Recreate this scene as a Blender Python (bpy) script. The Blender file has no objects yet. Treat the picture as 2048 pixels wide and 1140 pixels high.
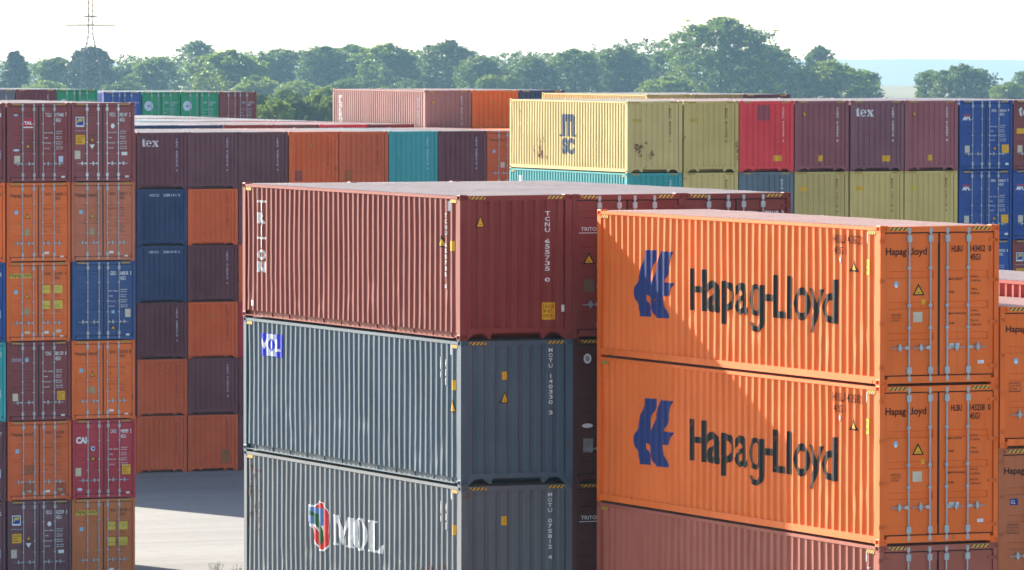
import bpy, bmesh, math, random
from mathutils import Vector, Matrix

R = math.radians
sc = bpy.context.scene
col = sc.collection

# ------------------------------------------------------------------ camera
cam_d = bpy.data.cameras.new('camera')
cam = bpy.data.objects.new('camera', cam_d)
col.objects.link(cam)
cam_d.sensor_width = 36.0
cam_d.lens = 36.0 * 12363.8 / 2048.0
cam_d.clip_start = 1.0
cam_d.dof.use_dof = True
cam_d.dof.focus_distance = 116.0
cam_d.dof.aperture_fstop = 9.0
cam_d.clip_end = 40000.0
YAW, PIT, ROL = R(23.3381), R(2.2105), R(0.054)
fw = Vector((math.sin(YAW) * math.cos(PIT), math.cos(YAW) * math.cos(PIT), -math.sin(PIT)))
rt = Vector((math.cos(YAW), -math.sin(YAW), 0))
up = rt.cross(fw)
r2 = rt * math.cos(ROL) + up * math.sin(ROL)
u2 = r2.cross(fw)
CAMZ = 19.478
m = Matrix((r2, u2, -fw)).transposed().to_4x4()
m.translation = (0, 0, CAMZ)
cam.matrix_world = m
sc.camera = cam

# ------------------------------------------------------------------ sky, sun, exposure
SUN_EL, SUN_AZ = R(24.1), R(-15.3)          # azimuth measured from +y towards +x
w = bpy.data.worlds.new('World')
sc.world = w
w.use_nodes = True
nt = w.node_tree
sky = nt.nodes.new('ShaderNodeTexSky')
sky.sky_type = 'NISHITA'
sky.sun_disc = False
sky.sun_elevation = SUN_EL
sky.sun_rotation = SUN_AZ
sky.altitude = 50
sky.air_density = 1.0
sky.dust_density = 1.0
sky.ozone_density = 1.0
bg = nt.nodes['Background']
bg.inputs['Strength'].default_value = 0.063
nt.links.new(sky.outputs[0], bg.inputs['Color'])

sun_d = bpy.data.lights.new('sun', 'SUN')
sun_d.energy = 4.1
sun_d.angle = R(0.55)
sun_d.color = (1.0, 0.92, 0.79)
sun = bpy.data.objects.new('sun', sun_d)
col.objects.link(sun)
tosun = Vector((math.sin(SUN_AZ) * math.cos(SUN_EL), math.cos(SUN_AZ) * math.cos(SUN_EL), math.sin(SUN_EL)))
sun.rotation_euler = (-tosun).to_track_quat('-Z', 'Y').to_euler()
sun.location = (0, 0, 200)

sc.view_settings.view_transform = 'Standard'
sc.view_settings.look = 'None'
sc.view_settings.gamma = 1.0
sc.view_settings.use_curve_mapping = False
sc.view_settings.exposure = 2.18
sc.render.engine = 'CYCLES'
sc.cycles.use_denoising = True
sc.cycles.max_bounces = 6
sc.cycles.volume_bounces = 1
sc.cycles.transparent_max_bounces = 8

# ------------------------------------------------------------------ helpers
def tag(o, label=None, cat=None, group=None, kind=None):
    if label: o['label'] = label
    if cat: o['category'] = cat
    if group: o['group'] = group
    if kind: o['kind'] = kind
    return o

class MB:
    def __init__(s): s.v = []; s.f = []; s.m = []
    def quad(s, a, b, c, d, mi=0):
        i = len(s.v); s.v += [a, b, c, d]; s.f.append((i, i+1, i+2, i+3)); s.m.append(mi)
    def box(s, x0, x1, y0, y1, z0, z1, mi=0):
        i = len(s.v)
        s.v += [(x0,y0,z0),(x1,y0,z0),(x1,y1,z0),(x0,y1,z0),(x0,y0,z1),(x1,y0,z1),(x1,y1,z1),(x0,y1,z1)]
        for f in ((0,3,2,1),(4,5,6,7),(0,1,5,4),(1,2,6,5),(2,3,7,6),(3,0,4,7)):
            s.f.append(tuple(i+k for k in f)); s.m.append(mi)
    def prism(s, pts, axis, a, b, mi=0):
        """extrude a 2-d polygon: axis 'y': pts are (x,z); axis 'x': pts are (y,z)"""
        n = len(pts); i = len(s.v)
        for q in (a, b):
            for p in pts:
                s.v.append((p[0], q, p[1]) if axis == 'y' else (q, p[0], p[1]))
        s.f.append(tuple(range(i, i+n))); s.m.append(mi)
        s.f.append(tuple(range(i+2*n-1, i+n-1, -1))); s.m.append(mi)
        for k in range(n):
            l = (k+1) % n
            s.f.append((i+k, i+n+k, i+n+l, i+l)); s.m.append(mi)
    def tube(s, p0, p1, r0, r1=None, n=8, mi=0, cap=True):
        r1 = r0 if r1 is None else r1
        p0 = Vector(p0); p1 = Vector(p1); d = (p1-p0).normalized()
        a = d.orthogonal().normalized(); b = d.cross(a); i = len(s.v)
        for p, r in ((p0, r0), (p1, r1)):
            for k in range(n):
                t = 2*math.pi*k/n
                s.v.append(tuple(p + a*math.cos(t)*r + b*math.sin(t)*r))
        for k in range(n):
            l = (k+1) % n
            s.f.append((i+k, i+l, i+n+l, i+n+k)); s.m.append(mi)
        if cap:
            s.f.append(tuple(range(i+n-1, i-1, -1))); s.m.append(mi)
            s.f.append(tuple(range(i+n, i+2*n))); s.m.append(mi)
    def mesh(s, name, nslots=1, fix=True, smooth=False):
        me = bpy.data.meshes.new(name)
        me.from_pydata(s.v, [], s.f)
        for _ in range(nslots): me.materials.append(None)
        me.polygons.foreach_set('material_index', s.m)
        if fix:
            b = bmesh.new(); b.from_mesh(me)
            bmesh.ops.recalc_face_normals(b, faces=b.faces[:]); b.to_mesh(me); b.free()
        if smooth: me.polygons.foreach_set('use_smooth', [True]*len(me.polygons))
        return me

def obj(name, me, mats, parent=None, loc=None, rot=None):
    o = bpy.data.objects.new(name, me)
    col.objects.link(o)
    if not isinstance(mats, (list, tuple)): mats = [mats]
    for i, mt in enumerate(mats):
        if i < len(o.material_slots):
            o.material_slots[i].link = 'OBJECT'
            o.material_slots[i].material = mt
    if parent: o.parent = parent
    if loc: o.location = loc
    if rot: o.rotation_euler = rot
    return o

# ------------------------------------------------------------------ materials
class NT:
    def __init__(s, name):
        s.mat = bpy.data.materials.new(name); s.mat.use_nodes = True
        s.t = s.mat.node_tree; s.b = s.t.nodes['Principled BSDF']; s.out = s.t.nodes['Material Output']
    def n(s, typ, **kw):
        nd = s.t.nodes.new(typ)
        for k, v in kw.items():
            if k.startswith('i_'):
                key = k[2:]; key = int(key) if key.isdigit() else key.replace('_', ' ')
                nd.inputs[key].default_value = v
            else: setattr(nd, k, v)
        return nd
    def l(s, a, b): s.t.links.new(a, b)
    def mix(s, fac, a, b, blend='MIX'):
        nd = s.t.nodes.new('ShaderNodeMix'); nd.data_type = 'RGBA'; nd.blend_type = blend
        for sock, val in ((nd.inputs[0], fac), (nd.inputs[6], a), (nd.inputs[7], b)):
            if hasattr(val, 'links'): s.l(val, sock)
            elif isinstance(val, (int, float)): sock.default_value = val
            else: sock.default_value = (*val[:3], 1)
        return nd.outputs[2]
    def ramp(s, val, lo, hi, a=0.0, b=1.0):
        nd = s.t.nodes.new('ShaderNodeMapRange')
        s.l(val, nd.inputs[0])
        for i, q in enumerate((lo, hi, a, b)): nd.inputs[1+i].default_value = q
        nd.clamp = True
        return nd.outputs[0]

def coords(q, scale, shift=True):
    tc = q.n('ShaderNodeTexCoord')
    mp = q.n('ShaderNodeMapping'); mp.inputs['Scale'].default_value = scale
    if shift:
        oi = q.n('ShaderNodeObjectInfo')
        mu = q.n('ShaderNodeMath', operation='MULTIPLY', i_1=60.0)
        q.l(oi.outputs['Random'], mu.inputs[0])
        ad = q.n('ShaderNodeVectorMath', operation='ADD')
        q.l(tc.outputs['Object'], ad.inputs[0]); q.l(mu.outputs[0], ad.inputs[1])
        q.l(ad.outputs[0], mp.inputs['Vector'])
    else: q.l(tc.outputs['Object'], mp.inputs['Vector'])
    return mp.outputs[0]

def noise(q, scale3, scale, detail=3.0, shift=True, rough=0.55):
    nd = q.n('ShaderNodeTexNoise'); nd.inputs['Scale'].default_value = scale
    nd.inputs['Detail'].default_value = detail; nd.inputs['Roughness'].default_value = rough
    q.l(coords(q, scale3, shift), nd.inputs['Vector'])
    return nd.outputs[0]

RUST = (0.16, 0.055, 0.02)
_paint = {}
def paint(c, rust=0.25, fade=0.0, rough=0.58, dirt=0.35):
    """weathered container enamel: tone drift, vertical run-off streaks, rust freckles"""
    key = (c, rust, fade, rough, dirt)
    if key in _paint: return _paint[key]
    q = NT('container_paint')
    base = tuple(a*(1-fade) + b*fade for a, b in zip(c, (0.58, 0.51, 0.47)))
    big = noise(q, (1, 1, 1), 0.55, 3)
    pale = tuple(min(1, a*0.94 + 0.012) for a in base); deep = tuple(a*0.84 for a in base)
    cc = q.mix(q.ramp(big, 0.34, 0.66), deep, pale)
    st = noise(q, (7, 7, 0.35), 1.0, 4)
    cc = q.mix(q.ramp(st, 0.52, 0.78, 0, dirt), cc, tuple(a*0.5+0.006 for a in base))
    sm = noise(q, (1, 1, 0.8), 2.1, 8, rough=0.68)
    sc_ = noise(q, (0.5, 0.5, 5.0), 1.3, 6, rough=0.7)
    cc = q.mix(q.ramp(sc_, 0.66, 0.72, 0, 0.35), cc, tuple(min(1, a*0.7+0.10) for a in base))
    th = 0.74 - 0.12*rust
    cc = q.mix(q.ramp(sm, th, th+0.05, 0, min(0.9, 0.3+rust)), cc, RUST)
    q.l(cc, q.b.inputs['Base Color'])
    ro = noise(q, (1, 1, 0.6), 3.0, 3)
    q.l(q.ramp(ro, 0.3, 0.7, rough-0.07, rough+0.12), q.b.inputs['Roughness'])
    q.b.inputs['Specular IOR Level'].default_value = 0.36
    bp = q.n('ShaderNodeBump', i_Strength=0.25, i_Distance=0.012)
    q.l(noise(q, (1, 1, 1), 2.6, 2), bp.inputs['Height'])
    q.l(bp.outputs[0], q.b.inputs['Normal'])
    _paint[key] = q.mat
    return q.mat

_flat = {}
def flat(c, rough=0.5, metal=0.0, vary=0.15):
    key = (c, rough, metal)
    if key in _flat: return _flat[key]
    q = NT('coat')
    n_ = noise(q, (1, 1, 1), 9.0, 4)
    q.l(q.mix(q.ramp(n_, 0.35, 0.7), tuple(min(1, a*(1+vary*0.3)) for a in c), tuple(a*(1-vary) for a in c)), q.b.inputs['Base Color'])
    q.b.inputs['Roughness'].default_value = rough
    q.b.inputs['Metallic'].default_value = metal
    q.b.inputs['Specular IOR Level'].default_value = 0.5 if metal else 0.2
    _flat[key] = q.mat
    return q.mat

def stripes_mat():
    q = NT('hazard_stripes')
    tc = q.n('ShaderNodeTexCoord'); sp = q.n('ShaderNodeSeparateXYZ'); q.l(tc.outputs['Object'], sp.inputs[0])
    a = q.n('ShaderNodeMath', operation='SUBTRACT'); q.l(sp.outputs[0], a.inputs[0]); q.l(sp.outputs[1], a.inputs[1])
    b = q.n('ShaderNodeMath', operation='SUBTRACT'); q.l(a.outputs[0], b.inputs[0]); q.l(sp.outputs[2], b.inputs[1])
    c = q.n('ShaderNodeMath', operation='MULTIPLY', i_1=11.5); q.l(b.outputs[0], c.inputs[0])
    d = q.n('ShaderNodeMath', operation='FRACT'); q.l(c.outputs[0], d.inputs[0])
    e = q.n('ShaderNodeMath', operation='GREATER_THAN', i_1=0.45); q.l(d.outputs[0], e.inputs[0])
    q.l(q.mix(e.outputs[0], (0.02, 0.018, 0.015), (0.62, 0.36, 0.03)), q.b.inputs['Base Color'])
    q.b.inputs['Roughness'].default_value = 0.5
    return q.mat
def worn(c, amount=0.7, rough=0.5):
    q = NT('worn_lettering')
    n_ = noise(q, (1, 1, 1), 7.0, 3)
    q.l(q.mix(q.ramp(n_, 0.3, 0.7), c, tuple(a*0.72+0.006 for a in c)), q.b.inputs['Base Color'])
    q.b.inputs['Roughness'].default_value = rough; q.b.inputs['Specular IOR Level'].default_value = 0.2
    tr = q.n('ShaderNodeBsdfTransparent'); ms = q.n('ShaderNodeMixShader')
    ch = noise(q, (1, 1, 0.6), 5.5, 9, rough=0.72)
    q.l(q.ramp(ch, 0.60, 0.68, 0, amount), ms.inputs[0]); q.l(q.b.outputs[0], ms.inputs[1]); q.l(tr.outputs[0], ms.inputs[2]); q.l(ms.outputs[0], q.out.inputs[0])
    return q.mat
STRIPES = stripes_mat()
GALV = flat((0.36, 0.38, 0.41), 0.42, 0.35)
RUBBER = flat((0.022, 0.02, 0.02), 0.7)
WHITE = flat((0.72, 0.72, 0.72), 0.45)
BLACK = flat((0.010, 0.010, 0.012), 0.6)
AMBER = flat((0.72, 0.38, 0.02), 0.5)
LEMON = flat((0.60, 0.46, 0.06), 0.5)
BEIGE = flat((0.55, 0.50, 0.38), 0.5)
HLBLUE = flat((0.011, 0.032, 0.17), 0.5)
SKYB = flat((0.25, 0.45, 0.62), 0.5)
MOLBLUE = flat((0.02, 0.04, 0.55), 0.45)
RED = flat((0.60, 0.03, 0.03), 0.45)
GREEN = flat((0.015, 0.10, 0.035), 0.5)
MSCBLUE = flat((0.04, 0.075, 0.14), 0.6)
DIMTXT = flat((0.12, 0.035, 0.02), 0.5)
PALEBLUE = flat((0.50, 0.58, 0.72), 0.5)
def scar_mat(c, th):
    q = NT('rust_scar'); q.b.inputs['Base Color'].default_value = (*c, 1); q.b.inputs['Roughness'].default_value = 0.85
    tr = q.n('ShaderNodeBsdfTransparent'); ms = q.n('ShaderNodeMixShader')
    ch = noise(q, (1, 1, 0.8), 3.2, 9, rough=0.7)
    q.l(q.ramp(ch, th, th+0.05, 0, 0.85), ms.inputs[0]); q.l(tr.outputs[0], ms.inputs[1]); q.l(q.b.outputs[0], ms.inputs[2]); q.l(ms.outputs[0], q.out.inputs[0])
    return q.mat
SCAR = scar_mat((0.17, 0.055, 0.03), 0.545); SCUFF = scar_mat((0.42, 0.36, 0.33), 0.60)
WBLACK = worn((0.010, 0.010, 0.012)); WWHITE = worn((0.72, 0.72, 0.72), 0.8); WBLUE = worn((0.011, 0.032, 0.17), 0.5); WMSC = worn((0.04, 0.075, 0.14), 0.7)
FLBLUE = flat((0.03, 0.06, 0.30), 0.45)

# ------------------------------------------------------------------ container meshes
L, W = 12.192, 2.438
HC, STD = 2.896, 2.591
PROF = {'deep': (0.278, 0.072, 0.068, 0.070, 0.036), 'wide': (0.278, 0.112, 0.052, 0.062, 0.028)}
EPROF = (0.248, 0.108, 0.030, 0.080, 0.042)
SX0 = 0.014        # outermost skin, inside the frame line
EY0 = 0.016
Y_IN, X_IN = 0.165, 0.15

def depth_at(t, pr):
    p, o, s, i, d = pr
    t = t % p
    if t < o: return 0.0
    if t < o+s: return d*(t-o)/s
    if t < o+s+i: return d
    return d*(1-(t-o-s-i)/s)

def folds(a, b, pr):
    p, o, s, i, d = pr
    out = [a]; k = 0
    while True:
        for q in (0, o, o+s, o+s+i):
            t = a + k*p + q
            if t >= b - 1e-4: out.append(b); return out
            if t > a + 1e-6: out.append(t)
        k += 1

def bow(y, z, H):
    t = max(0.0, math.sin(math.pi*(z-0.155)/(H-0.24)))
    return t*(0.009*math.sin(y*1.25+0.6) + 0.005*math.sin(y*3.3+1.1) + 0.004*math.sin(y*0.7+z*1.7))
_mesh = {}
def side_mesh(H, pr, dent):
    key = ('side', H, pr, dent)
    if key in _mesh: return _mesh[key]
    rnd = random.Random(hash((round(H*100), pr == 'deep', dent)) & 0xffff)
    P = PROF[pr]
    ys = folds(-L/2+Y_IN, L/2-Y_IN, P)
    zs = [0.155 + (H-0.085-0.155)*k/10 for k in range(11)]
    v = []; f = []
    dd = {}
    for i, y in enumerate(ys):
        cell = int((y+L/2-Y_IN)/P[0])
        for j, z in enumerate(zs):
            x = SX0 + depth_at(y+L/2-Y_IN+1e-6, P) + bow(y, z, H) + rnd.uniform(-1, 1)*0.0015
            sy = 0.0
            if dent and 0 < j < 4 and (cell*7+dent*3) % 5 in (0, 2):
                if (cell, j) not in dd: dd[(cell, j)] = (rnd.uniform(0, 0.014)*(1 if rnd.random() < 0.45 else 0.2), rnd.uniform(-0.02, 0.02))
                if depth_at(y+L/2-Y_IN+1e-6, P) < 0.01: x += dd[(cell, j)][0]
                sy = dd[(cell, j)][1]*0.6
            v.append((-W/2 + x, y + sy if 0 < i < len(ys)-1 else y, z))
    n = len(zs)
    for i in range(len(ys)-1):
        for j in range(n-1):
            a = i*n+j
            f.append((a, a+1, a+n+1, a+n))
    me = bpy.data.meshes.new('side_panel'); me.from_pydata(v, [], f); me.materials.append(None)
    _mesh[key] = me
    return me

def roof_mesh(H):
    key = ('roof', H)
    if key in _mesh: return _mesh[key]
    pr = (0.208, 0.07, 0.034, 0.07, 0.02)
    ys = folds(-L/2+0.20, L/2-0.20, pr)
    b = MB(); x0, x1 = -W/2+0.052, W/2-0.052
    rnd = random.Random(5)
    sag = [(-0.004*math.sin(k*1.7)+rnd.uniform(-.003, .003)) for k in range(9)]
    xs = [x0, x0+0.03, x0+0.45, x0+1.15, x1-0.45, x1-0.03, x1]
    rows = []
    for y in ys:
        z = H-0.012-depth_at(y+L/2-0.20+1e-6, pr)
        rows.append([(x, y, z-(0.004 if k in (0, 6) else 0)-0.006*math.sin(k*1.05)*math.sin(y*1.9)**2) for k, x in enumerate(xs)])
    for r0, r1 in zip(rows, rows[1:]):
        for k in range(len(xs)-1): b.quad(r0[k], r0[k+1], r1[k+1], r1[k])
    for ya, yb in ((-L/2+0.02, -L/2+0.20), (L/2-0.20, L/2-0.02)):
        b.box(x0+0.10, x1-0.10, ya, yb, H-0.05, H-0.016)
    me = b.mesh('roof_panel', 1, fix=False)
    _mesh[key] = me
    return me

def end_mesh(H):
    key = ('end', H)
    if key in _mesh: return _mesh[key]
    xs = folds(-W/2+X_IN, W/2-X_IN, EPROF)
    b = MB(); z0, z1 = 0.235, H-0.115
    for xa, xb in zip(xs, xs[1:]):
        ya = -L/2+EY0+depth_at(xa+W/2-X_IN+1e-6, EPROF); yb = -L/2+EY0+depth_at(xb+W/2-X_IN-1e-6 if xb == xs[-1] else xb+W/2-X_IN+1e-6, EPROF)
        b.quad((xa, ya, z0), (xb, yb, z0), (xb, yb, z1), (xa, ya, z1))
    me = b.mesh('end_panel', 1, fix=False)
    _mesh[key] = me
    return me

def frame_mesh(H, door, chan):
    key = ('frame', H, door, chan)
    if key in _mesh: return _mesh[key]
    b = MB()
    for sx in (-1, 1):
        for sy in (-1, 1):
            x0, x1 = sorted((sx*(W/2-0.004), sx*(W/2-(0.095 if door and sy < 0 else 0.155))))
            y0, y1 = sorted((sy*(L/2-0.004), sy*(L/2-0.166)))
            b.box(x0, x1, y0, y1, 0.116, H-0.116)
        xo, xi = sx*(W/2-0.004), sx*(W/2-0.062)
        b.box(min(xo, xi), max(xo, xi), -L/2+0.175, L/2-0.175, H-0.084, H-0.024)       # top side rail
        if chan:                                                                          # recessed channel rail with a lower flange
            xw = sx*(W/2-0.088); xv = sx*(W/2-0.098)
            b.box(min(xw, xv), max(xw, xv), -L/2+0.17, L/2-0.17, 0.05, 0.158)
            b.box(min(sx*(W/2-0.006), xv), max(sx*(W/2-0.006), xv), -L/2+0.35, L/2-0.19, 0.036, 0.052)
        else:
            b.box(min(xo, xi), max(xo, xi), -L/2+0.175, L/2-0.175, 0.030, 0.158)
            b.box(min(sx*(W/2+0.002), xi), max(sx*(W/2+0.002), xi), -L/2+0.30, -L/2+1.25, 0.034, 0.092)
    b.box(-W/2+0.07, W/2-0.07, -L/2+0.08, L/2-0.08, 0.135, 0.165)                         # floor
    b.box(-W/2+0.155, W/2-0.155, L/2-0.10, L/2-0.03, 0.03, H-0.02)                         # plain far end
    for k in range(12):
        y = -L/2+0.6+k*1.0
        b.box(-W/2+0.07, W/2-0.07, y, y+0.05, 0.03, 0.135)
    if door:
        b.box(-W/2+0.16, W/2-0.16, -L/2+0.004, -L/2+0.10, H-0.118, H-0.014)
        b.box(-W/2+0.16, W/2-0.16, -L/2+0.004, -L/2+0.10, 0.040, 0.165)
        b.box(-W/2+0.16, W/2-0.16, -L/2+0.075, -L/2+0.11, 0.165, H-0.118)
    else:
        b.box(-W/2+0.16, W/2-0.16, -L/2+0.006, -L/2+0.09, H-0.12, H-0.014)
        h = W/2
        half = [(0.165, 0.012), (0.30, 0.125), (0.50, 0.140), (0.62, 0.035), (0.665, 0.030), (0.69, 0.135), (h, 0.135)]
        low = [(-h+a, z) for a, z in half] + [(h-a, z) for a, z in half[-2::-1]]
        b.prism(low + [(h-0.165, 0.24), (-h+0.165, 0.24)], 'y', -L/2+0.006, -L/2+0.085)
    me = b.mesh('frame')
    _mesh[key] = me
    return me

def casting_mesh():
    if 'cast' in _mesh: return _mesh['cast']
    bm = bmesh.new()
    bmesh.ops.create_cube(bm, size=1.0)
    for vv in bm.verts: vv.co = Vector((vv.co.x*0.162, vv.co.y*0.178, vv.co.z*0.118))
    bmesh.ops.bevel(bm, geom=bm.edges[:], offset=0.009, segments=1, affect='EDGES')
    bm.normal_update()
    for f in [f for f in bm.faces if f.calc_area() > 0.006]:
        r = bmesh.ops.inset_individual(bm, faces=[f], thickness=0.024)
        r = bmesh.ops.inset_individual(bm, faces=[f], thickness=0.004, depth=-0.03)
    me = bpy.data.meshes.new('corner_casting'); bm.to_mesh(me); bm.free(); me.materials.append(None)
    _mesh['cast'] = me
    return me

BANDS = {'three': (0.308, 0.5, 0.694), 'five': (0.145, 0.392, 0.492, 0.588, 0.832)}
DSK = 0.040        # door skin behind the end line
def door_mesh(H, style, left):
    key = ('door', H, style, left)
    if key in _mesh: return _mesh[key]
    b = MB()
    xa, xb = (-W/2+0.105, -0.008) if left else (0.008, W/2-0.105)
    y0 = -L/2+DSK; z0, z1 = 0.185, H-0.142
    hb = 0.068; d = 0.022; s = 0.012
    zz = [(z0, 0)]
    for c in sorted(H*(1-q) for q in BANDS[style]):
        zz += [(c-hb, 0), (c-hb+s, d), (c+hb-s, d), (c+hb, 0)]
    zz.append((z1, 0))
    bx0, bx1 = xa+0.10, xb-0.10
    for (za, da), (zb, db) in zip(zz, zz[1:]):
        b.quad((bx0, y0+da, za), (bx1, y0+da, za), (bx1, y0+db, zb), (bx0, y0+db, zb))
    for c in (H*(1-q) for q in BANDS[style]):
        for x, sg in ((bx0, 1), (bx1, -1)):
            p = [(x, y0, c-hb), (x, y0+d, c-hb+s), (x, y0+d, c+hb-s), (x, y0, c+hb)]
            b.quad(*(p if sg > 0 else p[::-1]))
    b.quad((xa, y0, z0), (bx0, y0, z0), (bx0, y0, z1), (xa, y0, z1))
    b.quad((bx1, y0, z0), (xb, y0, z0), (xb, y0, z1), (bx1, y0, z1))
    # the leaf's edges and a folded head and foot rail standing a little proud
    for (p0, p1) in (((xa, z0), (xa, z1)), ((xb, z1), (xb, z0)), ((xa, z1), (xb, z1)), ((xb, z0), (xa, z0))):
        b.quad((p0[0], y0, p0[1]), (p1[0], y0, p1[1]), (p1[0], y0+0.034, p1[1]), (p0[0], y0+0.034, p0[1]))
    b.box(xa+0.012, xb-0.012, y0-0.006, y0-0.001, z0+0.012, z0+0.17)
    b.box(xa+0.012, xb-0.012, y0-0.006, y0-0.001, z1-0.17, z1-0.012)
    me = b.mesh('door', 1, fix=False)
    _mesh[key] = me
    return me

def gasket_mesh(H):
    key = ('gasket', H)
    if key in _mesh: return _mesh[key]
    b = MB()
    b.box(-W/2+0.10, W/2-0.10, -L/2+0.067, -L/2+0.073, 0.166, H-0.119)
    b.box(-0.022, 0.022, -L/2+0.036, -L/2+0.060, 0.180, H-0.135)
    b.box(-W/2+0.103, W/2-0.103, -L/2+0.034, -L/2+0.060, H-0.140, H-0.121)
    b.box(-W/2+0.103, W/2-0.103, -L/2+0.034, -L/2+0.060, 0.168, 0.183)
    me = b.mesh('gasket')
    _mesh[key] = me
    return me

def rod_mesh(H):
    key = ('rod', H)
    if key in _mesh: return _mesh[key]
    b = MB(); y = -L/2+0.006
    b.tube((0, y, 0.075), (0, y, H-0.055), 0.0175, n=8)
    for z, hh in ((0.115, 0.045), (H-0.085, 0.045)):
        b.box(-0.030, 0.030, y-0.014, y+0.028, z-hh, z+hh)
    for z in (0.27, H-0.235):
        b.box(-0.046, 0.046, y-0.020, y+0.036, z-0.060, z+0.060)
    for z in (H*0.5, H*0.735, H*0.36):
        b.box(-0.042, 0.030, y-0.016, y+0.036, z-0.020, z+0.020)
    me = b.mesh('lock_rod')
    _mesh[key] = me
    return me

def handle_mesh(sgn):
    key = ('handle', sgn)
    if key in _mesh: return _mesh[key]
    b = MB(); y = -L/2-0.006
    b.prism([(0, -0.035), (sgn*0.085, -0.028), (sgn*0.085, 0.028), (0, 0.035)][::1 if sgn > 0 else -1], 'y', y, y+0.02)
    b.tube((sgn*0.08, y+0.01, 0), (sgn*0.36, y+0.01, -0.006), 0.013, n=6)
    b.box(min(sgn*0.16, sgn*0.225), max(sgn*0.16, sgn*0.225), y-0.012, y+0.045, -0.042, 0.042)
    b.prism([(sgn*0.18, 0.042), (sgn*0.205, 0.042), (sgn*0.215, 0.075), (sgn*0.17, 0.075)], 'y', y, y+0.03)
    b.prism([(sgn*0.18, -0.042), (sgn*0.205, -0.042), (sgn*0.20, -0.08), (sgn*0.185, -0.08)], 'y', y, y+0.03)
    me = b.mesh('handle')
    _mesh[key] = me
    return me

def hinge_mesh(left):
    key = ('hinge', left)
    if key in _mesh: return _mesh[key]
    b = MB(); s = -1 if left else 1; y = -L/2
    pts = [(s*(W/2-0.02), -0.032), (s*(W/2-0.02), 0.032), (s*(W/2-0.20), 0.020), (s*(W/2-0.20), -0.020)]
    b.prism(pts, 'y', y+0.004, y+0.038)
    b.tube((s*(W/2-0.012), y+0.012, -0.045), (s*(W/2-0.012), y+0.012, 0.045), 0.016, n=6)
    me = b.mesh('hinge')
    _mesh[key] = me
    return me

def stripe_mesh(H, side):
    key = ('stripe', H, side)
    if key in _mesh: return _mesh[key]
    b = MB()
    if side == 'endL': b.box(-W/2+0.20, -W/2+0.55, -L/2+0.001, -L/2+0.0035, H-0.088, H-0.030)
    elif side == 'endR': b.box(W/2-0.55, W/2-0.20, -L/2+0.001, -L/2+0.0035, H-0.088, H-0.030)
    elif side == 'near': b.box(-W/2+0.004, -W/2+0.0075, -L/2+0.20, -L/2+0.52, H-0.160, H-0.092)
    else: b.box(-W/2+0.004, -W/2+0.0075, L/2-0.52, L/2-0.20, H-0.160, H-0.092)
    me = b.mesh('hazard_marking')
    _mesh[key] = me
    return me

# ------------------------------------------------------------------ lettering that lies on the corrugation
_txt = {}
def text_geo(s, bold=0.0, lead=1.0, align='LEFT', space=1.0):
    key = (s, bold, lead, align, space)
    if key in _txt: return _txt[key]
    cu = bpy.data.curves.new('t', 'FONT'); cu.body = s; cu.size = 1.0; cu.space_line = lead
    cu.align_x = align; cu.offset = bold; cu.space_character = space; cu.resolution_u = 3
    o = bpy.data.objects.new('t', cu)
    me = bpy.data.meshes.new_from_object(o)
    v = [(q.co.x, q.co.y) for q in me.vertices]; f = [tuple(p.vertices) for p in me.polygons]
    bpy.data.objects.remove(o); bpy.data.curves.remove(cu); bpy.data.meshes.remove(me)
    xs = [a for a, _ in v]; ys = [b for _, b in v]
    x0, x1, y0, y1 = min(xs), max(xs), min(ys), max(ys)
    v = [((a-x0)/(x1-x0), (b-y0)/(y1-y0)) for a, b in v]
    _txt[key] = (v, f, (x1-x0)/(y1-y0))
    return _txt[key]

def decal_mesh(polys, surf, pr='deep', eps=0.004):
    """polys: list of (verts2d, faces, slot) in (u, v-height) coordinates; the shape is cut at every fold and laid on the skin"""
    bm = bmesh.new()
    for k, (v, f, slot) in enumerate(polys):
        vs = [bm.verts.new((a, b, 0.0006*k)) for a, b in v]
        for q in f:
            try: bm.faces.new([vs[i] for i in q]).material_index = slot
            except ValueError: pass
    if surf in ('side', 'end'):
        us = [q.co.x for q in bm.verts]
        lo, hi = min(us), max(us)
        if surf == 'side': cuts = [L/2-y for y in folds(-L/2+Y_IN, L/2-Y_IN, PROF[pr])]
        else: cuts = [x+W/2 for x in folds(-W/2+X_IN, W/2-X_IN, EPROF)]
        for c in cuts:
            if lo+1e-4 < c < hi-1e-4:
                bmesh.ops.bisect_plane(bm, geom=bm.verts[:]+bm.edges[:]+bm.faces[:], dist=1e-5, plane_co=(c, 0, 0), plane_no=(1, 0, 0))
    for q in bm.verts:
        u, vv, e = q.co.x, q.co.y, eps+q.co.z
        if surf == 'side':
            y = L/2-u
            q.co = (-W/2+SX0+depth_at(min(max(y+L/2-Y_IN, 0), 99)+1e-6, PROF[pr])+bow(y, vv, HC)-e-0.003, y, vv)
        elif surf == 'end':
            x = u-W/2
            q.co = (x, -L/2+EY0+depth_at(x+W/2-X_IN+1e-6, EPROF)-e, vv)
        else:
            q.co = (u-W/2, -L/2+DSK-0.004-e, vv)
    bmesh.ops.triangulate(bm, faces=bm.faces[:])
    me = bpy.data.meshes.new('lettering'); bm.to_mesh(me); bm.free()
    return me

_dec = {}
def decal(parent, name, polys, surf, mats, key=None, pr='deep', eps=0.004):
    me = _dec.get(key) if key else None
    if me is None:
        me = decal_mesh(polys() if callable(polys) else polys, surf, pr, eps)
        for _ in mats: me.materials.append(None)
        if key: _dec[key] = me
    return obj(name, me, mats, parent)

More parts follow.
